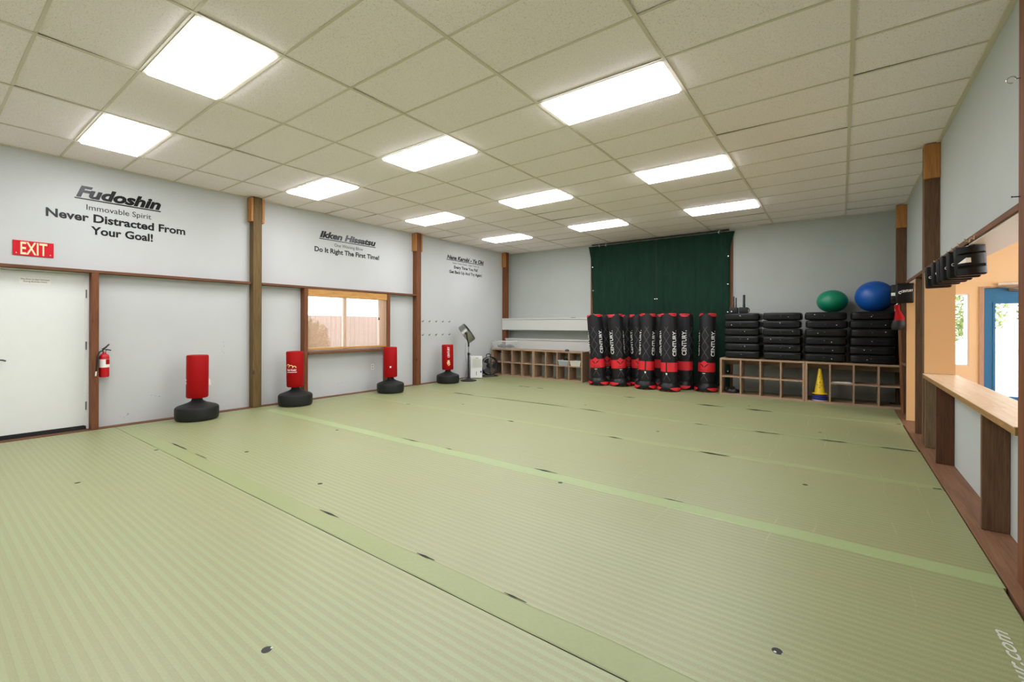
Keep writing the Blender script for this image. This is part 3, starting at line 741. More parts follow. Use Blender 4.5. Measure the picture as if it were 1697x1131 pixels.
# clear bin with grey cords
cb = thing('clear_bin', 'clear plastic bin of grey straps on top of the left corner shelf', 'bin', (-7.655, 10.04, .748))
mb = MB(); h = .205; a, b = .29, .16
mb.add([(-a, -b, .003), (a, -b, .003), (a, b, .003), (-a, b, .003), (-a-.02, -b-.015, h), (a+.02, -b-.015, h), (a+.02, b+.015, h), (-a-.02, b+.015, h)], [(0, 3, 2, 1), (0, 1, 5, 4), (1, 2, 6, 5), (2, 3, 7, 6), (3, 0, 4, 7)])
mb.build('tub', M['clear'], cb)
MB().tube([(-a-.022, -b-.017, h), (a+.022, -b-.017, h), (a+.022, b+.017, h), (-a-.022, b+.017, h)], .006, 6, 0, True).build('rim', M['whitep'], cb)
sr = random.Random(3)
st = MB()
for i in range(16):
    x = sr.uniform(-.2, .2); y = sr.uniform(-.09, .09); pts = []
    for q in range(6): pts.append((x+.14*math.sin(q*1.3+i)*(.4+.1*q), y+.05*math.cos(q*1.7+i*2), .02+.02*abs(math.sin(i+q))+.018*q*(.3+sr.random()*.6)))
    st.tube(pts, .012, 6)
so = st.build('tangled_straps', plain('grey_straps', rgb(92, 98, 102), .7), loc=(-7.655, 10.04, .752)); tag(so, 'tangle of grey straps lying inside the clear bin', 'straps'); so['kind'] = 'stuff'
# stick and small black box on the shelf
tag(MB().cyl((-6.33, 9.93, .758), (-5.72, 9.95, .758), .009, 10).build('wooden_stick', M['plyedge']), 'thin tan wooden stick lying on top of the left shelves', 'stick')
sb = MB().box((-.05, -.03, 0), (.05, .03, .035), 0, .012, 2).tube([(-.04, 0, .03), (-.03, 0, .05), (.03, 0, .05), (.04, 0, .03)], .006, 6)
tag(sb.build('small_case', M['black'], None, (-5.60, 9.96, .748)), 'small black case beside the tan stick on the left shelves', 'case')
# white wall boxes
def wallbox(z, x0, x1, lab):
    o = thing('wall_box', lab, 'wall shelf', ((x0+x1)/2, 10.64, z), 0, 'long white boxes on the back wall'); a = (x1-x0)/2
    bx((-a+.012, -.18, 0), (a-.012, .198, .30), .003, 1).build('box', M['boxwhite'], o)
    bx((-a, -.195, .302), (a, .198, .338), .003, 1).build('top_board', M['boxwhite'], o)
wallbox(1.268, -8.085, -5.02, 'upper long white box shelf across the back wall')
wallbox(.685, -7.95, -5.02, 'lower long white box shelf behind the left pigeonholes')
tag(MB().lathe([(.06, 0), (.07, .004), (.068, .012), (0, .014)], n=20).build('small_dish', M['darkmetal'], None, (-5.75, 10.56, 1.606)), 'small dark dish on the upper white box shelf', 'dish')

# cone, discs and papers in the right shelves
cx, cy = -.318, 10.04
tag(MB().lathe([(.115, 0), (.12, .006), (.115, .012), (.05, .014), (0, .014)], (0, 0, 0), 28).build('marker_disc', M['whitep'], None, (cx, cy, .033)), 'white disc at the bottom under the yellow cone', 'marker disc', 'flat discs under the cone')
for i in range(3):
    tag(MB().lathe([(.118, 0), (.12, .01), (.09, .03), (.05, .034), (.0, .034)], (0, 0, 0), 28).build('marker_disc', M['bluep'], None, (cx+.003*i, cy, .0475+i*.0345)), 'dark blue disc under the yellow cone, %s of three' % ('lowest', 'middle', 'topmost')[i], 'marker disc', 'flat discs under the cone')
co = thing('sports_cone', 'yellow plastic cone with small holes standing in the tall pigeonhole', 'cone', (cx, cy, .1515))
MB().lathe([(.02, 0), (.118, 0), (.12, .008), (.118, .016), (.085, .02), (.08, .03), (.022, .455), (.016, .462), (0, .463)], n=36).build('body', M['yellow'], co)
for a, z in ((.0, .12), (.1, .22), (-.05, .32), (-.6, .17), (.6, .16), (.55, .28)):
    r = .0815-(z-.03)*.1365+.0012
    MB().lathe([(.008, 0), (.008, .001)], (r*math.sin(a), -r*math.cos(a), z), 10, 0, (math.sin(a), -math.cos(a), .14)).build('hole', M['ink'], co)
for i in range(3):
    tag(bx((-.13, -.10, 0), (.13, .10, .002)).build('paper_sheet', M['paper'], None, (-.005+.01*i, 10.02+.01*i, .3885+.0022*i), (0, 0, .1*i)), 'pale paper sheet on the shelf board right of the cone, %s of three' % ('bottom', 'middle', 'top')[i], 'paper', 'papers on the shelf board')
lump = bmesh.new(); bmesh.ops.create_icosphere(lump, subdivisions=3, radius=1)
for v in lump.verts:
    v.co = Vector((v.co.x*.135, v.co.y*.11, max(0, v.co.z*.075+.03)*(1+.25*math.sin(7*v.co.x+3*v.co.y))))
tag(MB().bm(lump).build('crumpled_bag', M['black'], None, (-1.80, 10.09, .0335)), 'crumpled black bag in the bottom left pigeonhole right of the standing bags', 'bag')
# ------------------------------------------------------------------ curtain over the back wall
for nm, a, b in (('door_jamb', -5.37, -5.26), ('door_jamb', -2.035, -1.925)):
    tag(bx((a, 10.815, -.03), (b, 10.839, 3.48), .003, 1).build(nm, M['stud']), 'brown upright board at the %s edge of the green curtain' % ('left' if a < -4 else 'right'), 'jamb')
def tarp(x0, x1, ph, lab, flare0, flare1):
    o = thing('curtain', lab, 'curtain', ((x0+x1)/2, 10.805, 0), 0, 'dark green curtains on the back wall'); xc = (x0+x1)/2
    def fn(u, v):
        z = .06+3.43*v; x = x0+(x1-x0)*u
        f = (1-v)**1.0
        amp = .003+.023*f*(.6+.4*math.sin(5*u+ph))
        y = amp*math.sin(u*34+ph+.5*math.sin(u*9))+.45*amp*math.sin(u*71+2*ph+v*2)
        e0 = math.exp(-u*16); e1 = math.exp(-(1-u)*16)
        if flare0: x += -.07*max(0, v-.9)*10*e0+.13*e0*(1-min(1, v/.9)); y += .016*math.sin(u*90)*e0-.020*(1+math.sin(u*95+v))*(1-v)*math.exp(-u*9)
        if flare1: x += .085*max(0, v-.9)*10*e1-.018*e1*(1-abs(v-.5)); y += .018*math.sin(u*90)*e1
        return Vector((x-xc, y-.02, z))
    vs, fs = poly_grid(fn, 110, 36); mb = MB().add(vs, fs, 0, True)
    mb.build('cloth', M['tarp'], o)
    if flare0: bx((x1-xc-.02, -.012, .06), (x1-xc+.0115, -.004, 3.48)).build('seam_shadow', M['black'], o)  # black strip stands in for the hem shadow where the two halves meet
    # folded hems at the sides
    for u in ((0., .02) if x0 < -4 else (.98, 1.)),:
        vs, fs = poly_grid(lambda a, b: fn(u[0]+(u[1]-u[0])*a, b)+Vector((0, -.006, 0)), 4, 36); MB().add(vs, fs, 0, True).build('hem', M['tarp'], o)
    um = .99 if x0 < -4 else .012
    for v in (.14, .36, .58): MB().lathe([(.014, 0), (.014, .005), (.007, .006)], fn(um, v)+Vector((0, -.014, 0)), 14, 0, (0, -1, 0)).build('grommet', M['chrome'], o)
    ue = .025 if x0 < -4 else .975
    for v in (.1, .29, .48, .66, .84): MB().lathe([(.014, 0), (.014, .005), (.007, .006)], fn(ue, v)+Vector((0, -.014, 0)), 14, 0, (0, -1, 0)).build('grommet', M['chrome'], o)
    return o
tarp(-5.345, -3.621, .3, 'left half of the dark green curtain on the back wall', True, False)
tarp(-3.609, -1.962, 1.9, 'right half of the dark green curtain on the back wall', False, True)
ro = thing('curtain_rod', 'dark rod along the top of the green curtain', 'rod', (-3.6, 10.70, 3.50))
MB().cyl((-1.68, 0, .012), (1.62, 0, .012), .017, 12).build('rod', M['black'], ro)
for x in (-1.5, -.05, 1.45):
    MB().tube([(x, .0, .012), (x, .06, .03), (x, .138, .03)], .008, 6).build('bracket', M['darkmetal'], ro)
for x in (-1.45, -1.27, 1.42): MB().tube([(x, -.02, .0), (x+.02, -.028, .02), (x, -.03, .035), (x-.015, -.028, -.03), (x, -.026, -.055)], .007, 6).build('clip', M['chrome'], ro)

# ------------------------------------------------------------------ tall black standing bags
BASE = [(.20, 0), (.225, .006), (.236, .03), (.238, .07), (.228, .11), (.205, .145), (.178, .168), (.171, .18)]
def prof_r(z):
    for (r0, z0), (r1, z1) in zip(BASE, BASE[1:]):
        if z0 <= z <= z1: return r0+(r1-r0)*(z-z0)/(z1-z0)
    return .17
RB = .168
def make_bag():
    o = thing('punching_bag', '', 'punching bag', (0, 0, 0))
    b = MB().lathe(BASE+[(.12, .181)], n=48).build('base', M['vinyl'], o)
    for c in (60, 180, 300):
        def fn(u, v):
            t = math.radians(c+(u-.5)*74); e = abs(u-.5)*2; z0 = .022+.055*e**2; z1 = .098-.012*e
            z = z0+(z1-z0)*v; r = prof_r(z)+.0025; return Vector((r*math.sin(t), -r*math.cos(t), z))
        vs, fs = poly_grid(fn, 20, 6); MB().add(vs, fs, 0, True).build('red_panel', M['redband'], b)
    for c in (-14, 14, 106, 134, 226, 254):
        def fn(u, v):
            t = math.radians(c+(u-.5)*14); z = .012+.012*v*(1-abs(u-.5)*2)+.002; r = prof_r(z)+.0025; return Vector((r*math.sin(t), -r*math.cos(t), z))
        vs, fs = poly_grid(fn, 6, 2); MB().add(vs, fs, 0, True).build('red_slit', M['redband'], b)
    B = MB().lathe([(.12, .155), (.166, .165), (.170, .19), (RB, .24), (RB, 1.615), (.160, 1.655), (.145, 1.668), (.10, 1.672)], n=48).build('body', M['bag'], o)
    B['label'] = 'black body with grey tread lines'
    # red band with a gap at the seam
    s = math.radians(120); gp = .075
    def fn(u, v):
        t = s+gp+(2*PI-2*gp)*u; r = RB+.003; return Vector((r*math.sin(t), -r*math.cos(t), .423+.195*v))
    vs, fs = poly_grid(fn, 64, 1); mb = MB().add(vs, fs, 0, True)
    r = RB+.0035; P = []
    for u, z in ((-.07, .612), (.07, .612), (.0, .665)): P.append((u, z))
    vs = [Vector((r*math.sin(u/r), -r*math.cos(u/r), z)) for u, z in ((-.07, .615), (-.035, .641), (0, .665), (.035, .641), (.07, .615), (.035, .612), (0, .612), (-.035, .612))]
    mb.add(vs, [(0, 7, 1), (1, 7, 6, 2), (2, 6, 5, 3), (3, 5, 4)])
    mb.build('red_band', M['redband'], B)
    r = RB+.0055; mb = MB()
    for sg in (-1, 1):
        pts = [(.012, .505), (.012, .535), (.035, .560), (.075, .585), (.118, .597), (.095, .575), (.062, .553), (.035, .535)]
        pts = [(x*.8, z) for x, z in pts]
        V = [Vector((r*math.sin(sg*x/r), -r*math.cos(sg*x/r), z)) for x, z in pts]
        fs = [(0, 1, 7), (1, 2, 6, 7), (2, 3, 5, 6), (3, 4, 5)]
        mb.add(V, fs if sg > 0 else [tuple(reversed(f)) for f in fs])
    mb.build('wing_emblem', M['ink'], B)
    vs, fs = fit_text('V E R S Y S', -.085, .085, 0, .018, .03); MB().add([wrap(p, r, 0, .447, False) for p in vs], fs).build('small_lettering', M['ink'], B)
    tv, tf = subdiv_faces(*fit_text('CENTURY.', 0, .545, 0, .092, .02))
    for a in (60, 180, 300):
        MB().add([wrap(p, RB+.004, math.radians(a)+.27, .755) for p in tv], tf).build('lettering', M['whiteink'], B)
    for c in (60, 180, 300):
        for za, zb_, ra, rb_, wd in ((1.645, 1.668, .1655, .148, 80), (1.607, 1.632, RB+.003, RB-.001, 58)):
            def fn(u, v):
                e = abs(u-.5)*2; t = math.radians(c+(u-.5)*wd); z = za+(zb_-za)*(v if za > 1.64 else v*(1-.7*e*e)+.7*e*e)
                r = ra+(rb_-ra)*v+.003; return Vector((r*math.sin(t), -r*math.cos(t), z))
            vs, fs = poly_grid(fn, 16, 2); MB().add(vs, fs, 0, True).build('red_trim', M['redband'], B)
    t = s; r = RB+.004
    MB().add([(r*math.sin(t-.1), -r*math.cos(t-.1), .40), (r*math.sin(t+.1), -r*math.cos(t+.1), .395), (r*math.sin(t+.09), -r*math.cos(t+.09), .355), (r*math.sin(t-.08), -r*math.cos(t-.08), .36)], [(0, 3, 2, 1), (0, 1, 2, 3)]).build('white_tag', M['whiteink'], B)
    vs, fs = poly_grid(lambda a, c: wrap(Vector((-.03+.06*a, .014*c, 0)), RB+.002, 0, .385, False), 4, 1); MB().add(vs, fs).build('white_mark', M['greyink'], B)
    return o
bag0 = make_bag()
bags = [(-4.628, 9.765, -14, -4.2, 'black standing bag at the left end of the row, leaning left, wing emblem in front'),
 (-4.615, 10.255, 5, -3.5, 'black standing bag half hidden behind the leftmost leaning one'),
 (-4.155, 9.90, 16, -4.3, 'black standing bag leaning left, second in the front row, wing emblem in front'),
 (-4.20, 10.53, 10, -2.2, 'black standing bag behind the second one of the front row, mostly hidden'),
 (-3.81, 10.25, 0, -2.6, 'black standing bag peeking out left of the middle front bag with the split band'),
 (-3.512, 9.81, -128, 1.8, 'black standing bag in the middle of the front row, split red band, white tag'),
 (-3.392, 10.505, 60, .5, 'black standing bag barely seen in the gap between the two split-band bags'),
 (-2.985, 9.78, -138, -.6, 'black standing bag with split red band, right of the middle one'),
 (-2.812, 10.31, 175, .3, 'black standing bag set back, plain red band, single CENTURY lettering'),
 (-2.336, 10.215, -18, 1.3, 'black standing bag at the right end of the row, beside the shelves')]
vd = Vector((-math.sin(math.radians(36.38)), math.cos(math.radians(36.38)), 0))
for i, (x, y, a, ln, lab) in enumerate(bags):
    o = bag0 if i == 0 else copy_tree(bag0)
    o.location = (x, y, 0); tag(o, lab, 'punching bag', 'tall black standing bags before the curtain')
    rz = facing(x, y)+math.radians(a)
    for c in o.children:
        if c.name.startswith('base'): c.rotation_euler = (0, 0, rz)
        else: c.rotation_euler = (Matrix.Rotation(math.radians(ln), 3, vd) @ Matrix.Rotation(rz, 3, 'Z')).to_euler()

# ------------------------------------------------------------------ black pads stacked on the right shelves
def make_pad():
    o = thing('kick_pad', '', 'pad', (0, 0, 0))
    def cushion():
        bm = bmesh.new(); bmesh.ops.create_cube(bm, size=1)
        bmesh.ops.subdivide_edges(bm, edges=bm.edges[:], cuts=9, use_grid_fill=True)
        for v in bm.verts:
            p = v.co*2; n = 7
            l = (abs(p.x)**14+abs(p.y)**14+abs(p.z)**7)**.1
            x, y, z = (c/max(l, .01) for c in p)
            edge = max(abs(x), abs(y))
            z *= 1-.10*max(0, edge-.75)/.25
            v.co = Vector((x*.318, y*.30, .0755+z*.0755))
            v.co.z += .0012*math.sin(x*7+2)*math.cos(y*5)
        return bm
    mb = MB().bm(cushion()); mb.build('cushion', M['vinyl'], o)
    MB().tube([(-.300, -.285, .141), (.300, -.285, .141), (.300, .285, .141), (-.300, .285, .141)], .004, 6, 0, True).build('piping', M['black'], o)
    h = MB().tube([(-.12, -.297, .070), (-.09, -.306, .080), (.09, -.306, .078), (.12, -.297, .070)], .0055, 6); h.build('handle', M['vinyl'], o)
    return o
pad0 = make_pad(); firstp = True
stackx = [(-1.602, 'leftmost'), (-.918, 'second'), (-.232, 'third'), (.440, 'rightmost')]
order = ['bottom', 'second from bottom', 'third from bottom', 'third from top', 'second from top', 'topmost']
rp = random.Random(11)
for sx, sn in stackx:
    for k in range(6):
        o = pad0 if firstp else copy_tree(pad0); firstp = False
        dx = rp.uniform(-.015, .015)
        o.location = (sx+dx, 10.23+rp.uniform(-.01, .01), .7500+k*.1525); o.rotation_euler = (0, 0, rp.uniform(-.012, .012))
        tag(o, 'black vinyl pad, %s of the %s stack on the right shelves' % (order[k], sn), 'pad', 'black pads stacked on the right shelves')
        w = rp.uniform(-.2, .2)
        MB().lathe([(.008, 0), (.007, .002)], (w, -.301, .075+rp.uniform(-.02, .03)), 8, 0, (0, -1, 0)).build('white_label', M['whiteink'], o)
# exercise balls
def ball(x, y, r, rz, lab, mk):
    o = thing('exercise_ball', lab, 'ball', (x, y, 1.6645))
    pr_ = [(r*math.cos(t), rz+rz*math.sin(t)) for t in [(-PI/2)+PI*i/28 for i in range(29)]]; pr_[0] = (0.001, 0); pr_[-1] = (0.001, 2*rz)
    MB().lathe(pr_, n=56, cap=False).build('shell', M[mk], o)
    MB().lathe([(.012, 0), (.012, .004), (.006, .006)], (r*.99, 0, rz), 12, 0, (1, 0, 0)).build('valve', M['whitep'], o)
ball(-.141, 10.50, .250, .214, 'green exercise ball on the third stack of black pads', 'green_ball')
ball(.487, 10.46, .290, .281, 'large blue exercise ball on the rightmost stack of black pads', 'blue_ball')
# black handsets on the left stack
def handset(x, lab, rods):
    o = thing('radio_handset', lab, 'handset', (x, 10.1, 1.6645))
    bx((-.082, -.05, 0), (.082, .05, .118), .016, 3).build('block', M['blackrub'], o)
    for u, h, r in rods: MB().lathe([(r*1.15, .11), (r*1.15, .17), (r, .18), (r, h-.006), (r*.7, h)], (u, 0, 0), 12).build('rod', M['black'], o)
    return o
h1 = handset(-1.778, 'left black block with two thin upright rods on the black pads', [(.0, .345, .013), (.042, .318, .013)])
MB().lathe([(.014, 0), (.013, .002)], (-.035, -.05, .036), 12, 0, (0, -1, 0)).build('white_dot', M['whiteink'], h1)
h2 = handset(-1.600, 'right black block with one thick upright rod on the black pads', [(.01, .372, .022)])
MB().tube([(.078, -.01, .105), (.105, -.01, .08), (.105, -.01, .03), (.078, -.01, .01)], .01, 8).build('side_grip', M['black'], h2)
# ------------------------------------------------------------------ right wall framing
ra, rb = .785, XR-.001
def rpost(y0, y1, lab, mk, cl):
    o = bx((ra, y0, -.003), (rb, y1, ZC-.013), .004, 1).build('wooden_post', M[mk]); tag(o, lab, 'post')
    if cl:
        c = bx((ra-.006, y0-.038, cl), (rb, y0, ZC-.014), .004, 1); c.xf(Matrix.Translation(-o.location)).build('cleat', M['cleat'], o)['label'] = 'pale wood cleat at the post top'
    return o
rpost(3.50, 3.64, 'brown wooden post at the right edge of the photo, in front of the counter', 'stud', 3.14)
rpost(7.142, 7.282, 'dark wooden post on the right wall above the hanging black pads', 'dark', 3.14)
rpost(10.42, 10.56, 'dark wooden post in the far right corner beside the blue ball', 'dark', 3.14)
def rail(nm, a, b, lab, mk='rail'): return tag(bx(a, b, .003, 1).build(nm, M[mk]), lab, 'rail')
rail('wall_rail', (ra, 3.641, 2.047), (XR-.001, 7.141, 2.089), 'brown rail over the counter opening from which the black pads hang')
rail('wall_rail', (ra, 7.283, 2.047), (XR-.001, 10.419, 2.089), 'brown rail over the doorway beyond the hanging pads')
def rstud(y, lab, mk, z1, y2=None, x0=.787): return tag(bx((x0, y, -.003), (rb, y2 or y+.038, z1), .003, 1).build('wall_stud', M[mk]), lab, 'stud')
rstud(7.03, 'greyish short stud under the far end of the counter', 'grey', .798)
rstud(6.28, 'brown short stud under the counter, second from the far end', 'umber', .798)
rstud(4.43, 'weathered short stud under the near part of the counter', 'dark', .798)
rstud(7.88, 'dark full height stud just beyond the tan side panel of the opening', 'dark', 2.046)
rstud(9.56, 'dark full height stud in the niche beside the right shelves', 'dark', 2.046, 9.60)
sh = tag(bx((.79, 9.10, .79), (.924, 9.555, .828), .003, 1).build('niche_block', M['grey']), 'short wooden block shelf between the niche studs beyond the doorway', 'block')
lp = bx((-.015, -.009, 0), (.015, .009, 1.46)).build('leaning_board', M['redwood'], None, (.790, 9.46, -.002), (0, math.radians(-1.6), 0)); tag(lp, 'narrow reddish board leaning upright beside the right end of the shelves', 'board')
tag(bx((.80, 3.645, 2.036), (1.055, 7.10, 2.0465)).build('head_jamb', M['white']), 'white head board lining the top of the counter opening', 'jamb')
tag(bx((.80, 7.925, 2.036), (1.055, 8.90, 2.0465)).build('head_jamb', M['white']), 'white head board over the doorway beyond the counter', 'jamb')
# tan jambs of the openings
tag(bx((.79, 7.102, .852), (1.05, 7.140, 2.036)).build('opening_jamb', M['jamb']), 'tan side panel at the far end of the counter opening', 'jamb')
tag(bx((.79, 8.90, -.003), (1.05, 8.938, 2.046)).build('opening_jamb', M['jamb']), 'narrow tan side panel of the doorway beyond the counter', 'jamb')
# counter in two boards
for y0, y1, lab in ((3.642, 4.44, 'near board of the pale plywood counter top'), (4.444, 7.10, 'far long board of the pale plywood counter top')):
    o = bx((.772, y0, .843), (1.065, y1, .850), .001, 1).build('counter_top', M['ply']); tag(o, lab, 'counter')
    bx((.776, y0, .80), (1.06, y1, .843)).xf(Matrix.Translation(-o.location)).build('edge_band', M['plyedge'], o)
# eye hook on the near post, nail, screw hooks on the rail
ey = MB().tube([(0, 0, 0), (-.018, 0, 0)], .003, 6).tube([(-.036+.018*math.cos(t), 0, .018*math.sin(t)) for t in [2*PI*i/20 for i in range(17)]], .0032, 6)
tag(ey.build('eye_hook', M['chrome'], None, (ra, 3.60, 2.76)), 'small steel eye hook screwed high into the near post', 'hook')
tag(MB().cyl((0, 0, 0), (-.03, 0, .003), .003, 8).lathe([(.006, 0), (.006, .003)], (-.03, 0, .003), 8, 0, (-1, 0, 0)).build('nail', M['darkmetal'], None, (ra, 3.61, 2.115)), 'nail sticking out of the near post just above the opening', 'nail')

# hanging black hand pads
def hang_pad():
    o = thing('hand_pad', '', 'pad', (0, 0, 0))
    w, h, t = .10, .225, .055
    mb = MB().box((-w, -t/2, -h-.018), (w, t/2, -.018), 0, .016, 3); mb.build('cushion', M['vinyl'], o)
    MB().tube([(-.035, 0, -.022), (-.026, 0, -.006), (.0, 0, .002), (.026, 0, -.006), (.035, 0, -.022)], .006, 8).build('hanging_loop', M['black'], o)
    return o
def straps(o, w=.10, h=.22, t=.055):
    for z, hw_ in ((-.045, .024), (-.122, .040), (-.210, .024)):
        def fn(u, v):
            x = -w*.92+1.84*w*u; return Vector((x, -t/2-.002-.040*math.sin(PI*u)**.7, z+hw_*(v-.5)*2+.010*(u-.5)))
        vs, fs = poly_grid(fn, 16, 3); mb = MB().add(vs, fs, 0, True); vs2 = [v+Vector((0, .004, 0)) for v in vs]; mb.add(vs2, [tuple(reversed(f)) for f in fs], 0, True)
        mb.build('arm_strap', M['vinyl'], o)
    MB().add([(-.092, -t/2-.004, -.150), (-.05, -t/2-.047, -.110), (-.02, -t/2-.047, -.112), (-.02, -t/2-.047, -.148), (-.055, -t/2-.047, -.148)], [(0, 4, 3, 2, 1), (0, 1, 2, 3, 4)]).build('white_label', M['paper'], o)
hp0 = hang_pad()
ys_ = [4.92, 5.17, 5.44, 5.66, 5.92, 6.36]
pl_ = ['nearest hanging black hand pad, with arm straps and a white label', 'second hanging black hand pad behind the nearest one', 'third hanging black hand pad behind the nearest one', 'fourth hanging black hand pad along the rail', 'fifth hanging black hand pad along the rail', 'farthest of the six black hand pads over the counter']
dup_pads = []
for i, y in enumerate(ys_):
    o = hp0 if i == 0 else copy_tree(hp0)
    o.location = (.800+.004*(i % 2), y, 2.046); o.rotation_euler = (0, math.radians(-2 if i else -3), math.radians(9 if i == 0 else 4)); tag(o, pl_[i], 'pad', 'black hand pads hanging over the counter'); dup_pads.append(o)
straps(dup_pads[0]); dup_pads[0].scale = (.9, 1, 1)
for i in range(1, 6):
    vs, fs = fit_text('CENTURY', -.078, .06, 0, .022, .02)
    MB().add([(p.x, -.0295, p.y-.14) for p in vs], fs).build('lettering', M['whiteink'], dup_pads[i])
for i, y in enumerate(ys_[::1]+[4.60, 4.74]):
    if i < 6: k = MB().tube([(.80, y, 2.05), (.80, y+.012, 2.03), (.80, y+.02, 2.045), (.785, y+.02, 2.075), (.779, y+.02, 2.095)], .004, 6)
    else: k = MB().tube([(.795, y, 2.075), (.776, y, 2.06), (.77, y-.02, 2.035), (.755, y-.03, 2.045)], .0045, 6)
    tag(k.build('screw_hook', M['rope']), 'small pale wire hook on the rail %s' % (('over the nearest hanging pad', 'over the second hanging pad', 'over the third hanging pad', 'over the fourth hanging pad', 'over the fifth hanging pad', 'over the farthest hanging pad', 'empty, closest to the camera', 'empty, between the closest hook and the pads')[i]), 'hook', 'hooks along the brown rail')
# two larger pads and the mitt over the doorway
def big_pad(x, y, w, h, lab, rz):
    o = thing('target_pad', lab, 'pad', (x, y, 2.062), math.radians(rz))
    MB().box((-w/2, -.035, -h-.02), (w/2, .035, -.02), 0, .02, 3).build('cushion', M['vinyl'], o)
    MB().tube([(.04, 0, -.022), (.05, 0, .0), (.07, 0, .012), (.09, 0, .0), (.098, 0, -.022)], .006, 8).build('hanging_loop', M['black'], o); return o
p1 = big_pad(.750, 8.72, .205, .295, 'black pad lettered CENTURY hanging over the doorway', 4)
vs, fs = fit_text('CENTURY', -.045, .088, 0, .030, .03); MB().add([(p.x, -.0365, p.y-.155+.1*p.x) for p in vs], fs).build('lettering', M['whiteink'], p1)
vs, fs = fit_text('C', -.075, -.045, 0, .036, .05); MB().add([(p.x, -.0365, p.y-.178) for p in vs], fs).build('emblem', M['whiteink'], p1)
p2 = big_pad(.712, 8.99, .20, .29, 'black pad with a white label, behind the one lettered CENTURY', -3)
bx((-.095, -.0375, -.19), (-.02, -.0355, -.145)).build('white_label', M['paper'], p2)
for z in (-.245,): MB().tube([(-.09, -.037, z), (-.05, -.055, z), (.03, -.055, z), (.09, -.037, z)], .016, 8).build('arm_strap', M['vinyl'], p2)
gm = thing('striking_mitt', 'red and black padded mitt hanging below the black pads by the doorway', 'mitt', (.705, 8.86, 1.355))
mb = MB(); ring = []; 
def blob(pts, n=20):
    vs = []; fs = []
    for k, (c, a, b) in enumerate(pts):
        for i in range(n):
            t = 2*PI*i/n; vs.append(Vector(c)+Vector((a*math.cos(t), b*math.sin(t), 0)))
        if k:
            for i in range(n):
                j = (i+1) % n; fs.append(((k-1)*n+i, (k-1)*n+j, k*n+j, k*n+i))
    fs.append(tuple(reversed(range(n)))); fs.append(tuple((len(pts)-1)*n+i for i in range(n)))
    return MB().add(vs, fs, 0, True)
blob([((-.035, 0, -.005), .03, .02), ((-.035, 0, .0), .055, .04), ((-.025, 0, .03), .075, .055), ((-.015, 0, .08), .08, .06), ((-.01, 0, .12), .072, .058), ((-.005, 0, .15), .058, .05)]).build('palm', M['blackrub'], gm)
blob([((-.005, 0, .14), .062, .053), ((.0, 0, .18), .06, .05), ((-.008, 0, .23), .045, .04), ((-.02, 0, .28), .032, .03), ((-.028, 0, .33), .03, .027), ((-.03, 0, .36), .036, .03), ((-.03, 0, .372), .03, .025)]).build('cuff', M['red'], gm)
MB().tube([(-.04, 0, .34), (-.052, 0, .28), (-.052, 0, .33), (-.04, 0, .37), (-.02, 0, .40), (.0, .04, .44), (.0, .066, .466)], .006, 6).build('strap', M['whitep'], gm)

# ------------------------------------------------------------------ the lobby seen through the opening
LX = 5.6
struct('floor_lobby', bx((1.05, .5, -.12), (LX, 10.70, -.01)), M['lobbyfloor'])
wx0, wx1, wz0, wz1 = 1.22, 1.745, .735, 1.965
dx0, dx1, dzt = 1.865, 2.90, 2.075
w = MB(); y0, y1 = 10.70, 10.84
w.box((1.05, y0, -.1), (wx0, y1, 4)); w.box((wx0, y0, -.1), (wx1, y1, wz0)); w.box((wx0, y0, wz1), (wx1, y1, 4)); w.box((wx1, y0, -.1), (dx0, y1, 4)); w.box((dx0, y0, dzt), (dx1, y1, 4)); w.box((dx1, y0, -.1), (LX, y1, 4))
struct('wall_lobby_back', w, M['tan'])
w = MB(); w.box((LX, .5, -.1), (LX+.12, 2.6, 4)); w.box((LX, 10.0, -.1), (LX+.12, 10.84, 4)); w.box((LX, 2.6, -.1), (LX+.12, 10.0, .4)); w.box((LX, 2.6, 2.7), (LX+.12, 10.0, 4))  # unseen opening added in this wall to bring more daylight into the lobby
struct('wall_lobby_right', w, M['tan'])
struct('wall_lobby_front', bx((1.05, .38, -.1), (LX+.12, .5, 4)), M['tan'])
c = bx((1.05, .38, 3.2), (LX+.12, 10.84, 3.3))
struct('ceiling_lobby', c, M['white'])
f = MB(); ya, yb = 10.705, 10.83; q = .02
f.box((wx0, ya, wz0), (wx0+q, yb, wz1)); f.box((wx1-q, ya, wz0), (wx1, yb, wz1)); f.box((wx0+q, ya, wz0), (wx1-q, yb, wz0+q)); f.box((wx0+q, ya, wz1-q), (wx1-q, yb, wz1))
w2 = struct('window_2', f, M['white'])
child(bx((wx0+q, 10.800, wz0+q), (wx1-q, 10.804, wz1-q)), 'pane', M['glass'], w2)
d = MB(); a, b = dx0+.06, dx1-.06; ya, yb = 10.725, 10.77; gx0, gx1, gz0, gz1 = a+.135, b-.135, .26, 1.785
d.box((a, ya, .005), (gx0, yb, dzt-.03)); d.box((gx1, ya, .005), (b, yb, dzt-.03)); d.box((gx0, ya, .005), (gx1, yb, gz0)); d.box((gx0, ya, gz1), (gx1, yb, dzt-.03))
d.box((gx0-.03, ya-.010, gz0-.03), (gx0, ya, gz1+.03)); d.box((gx1, ya-.010, gz0-.03), (gx1+.03, ya, gz1+.03)); d.box((gx0, ya-.010, gz0-.03), (gx1, ya, gz0)); d.box((gx0, ya-.010, gz1), (gx1, ya, gz1+.03))
d2 = struct('door_2', d, M['doorblue'])
child(bx((gx0, 10.745, gz0), (gx1, 10.75, gz1)), 'pane', M['glass'], d2)
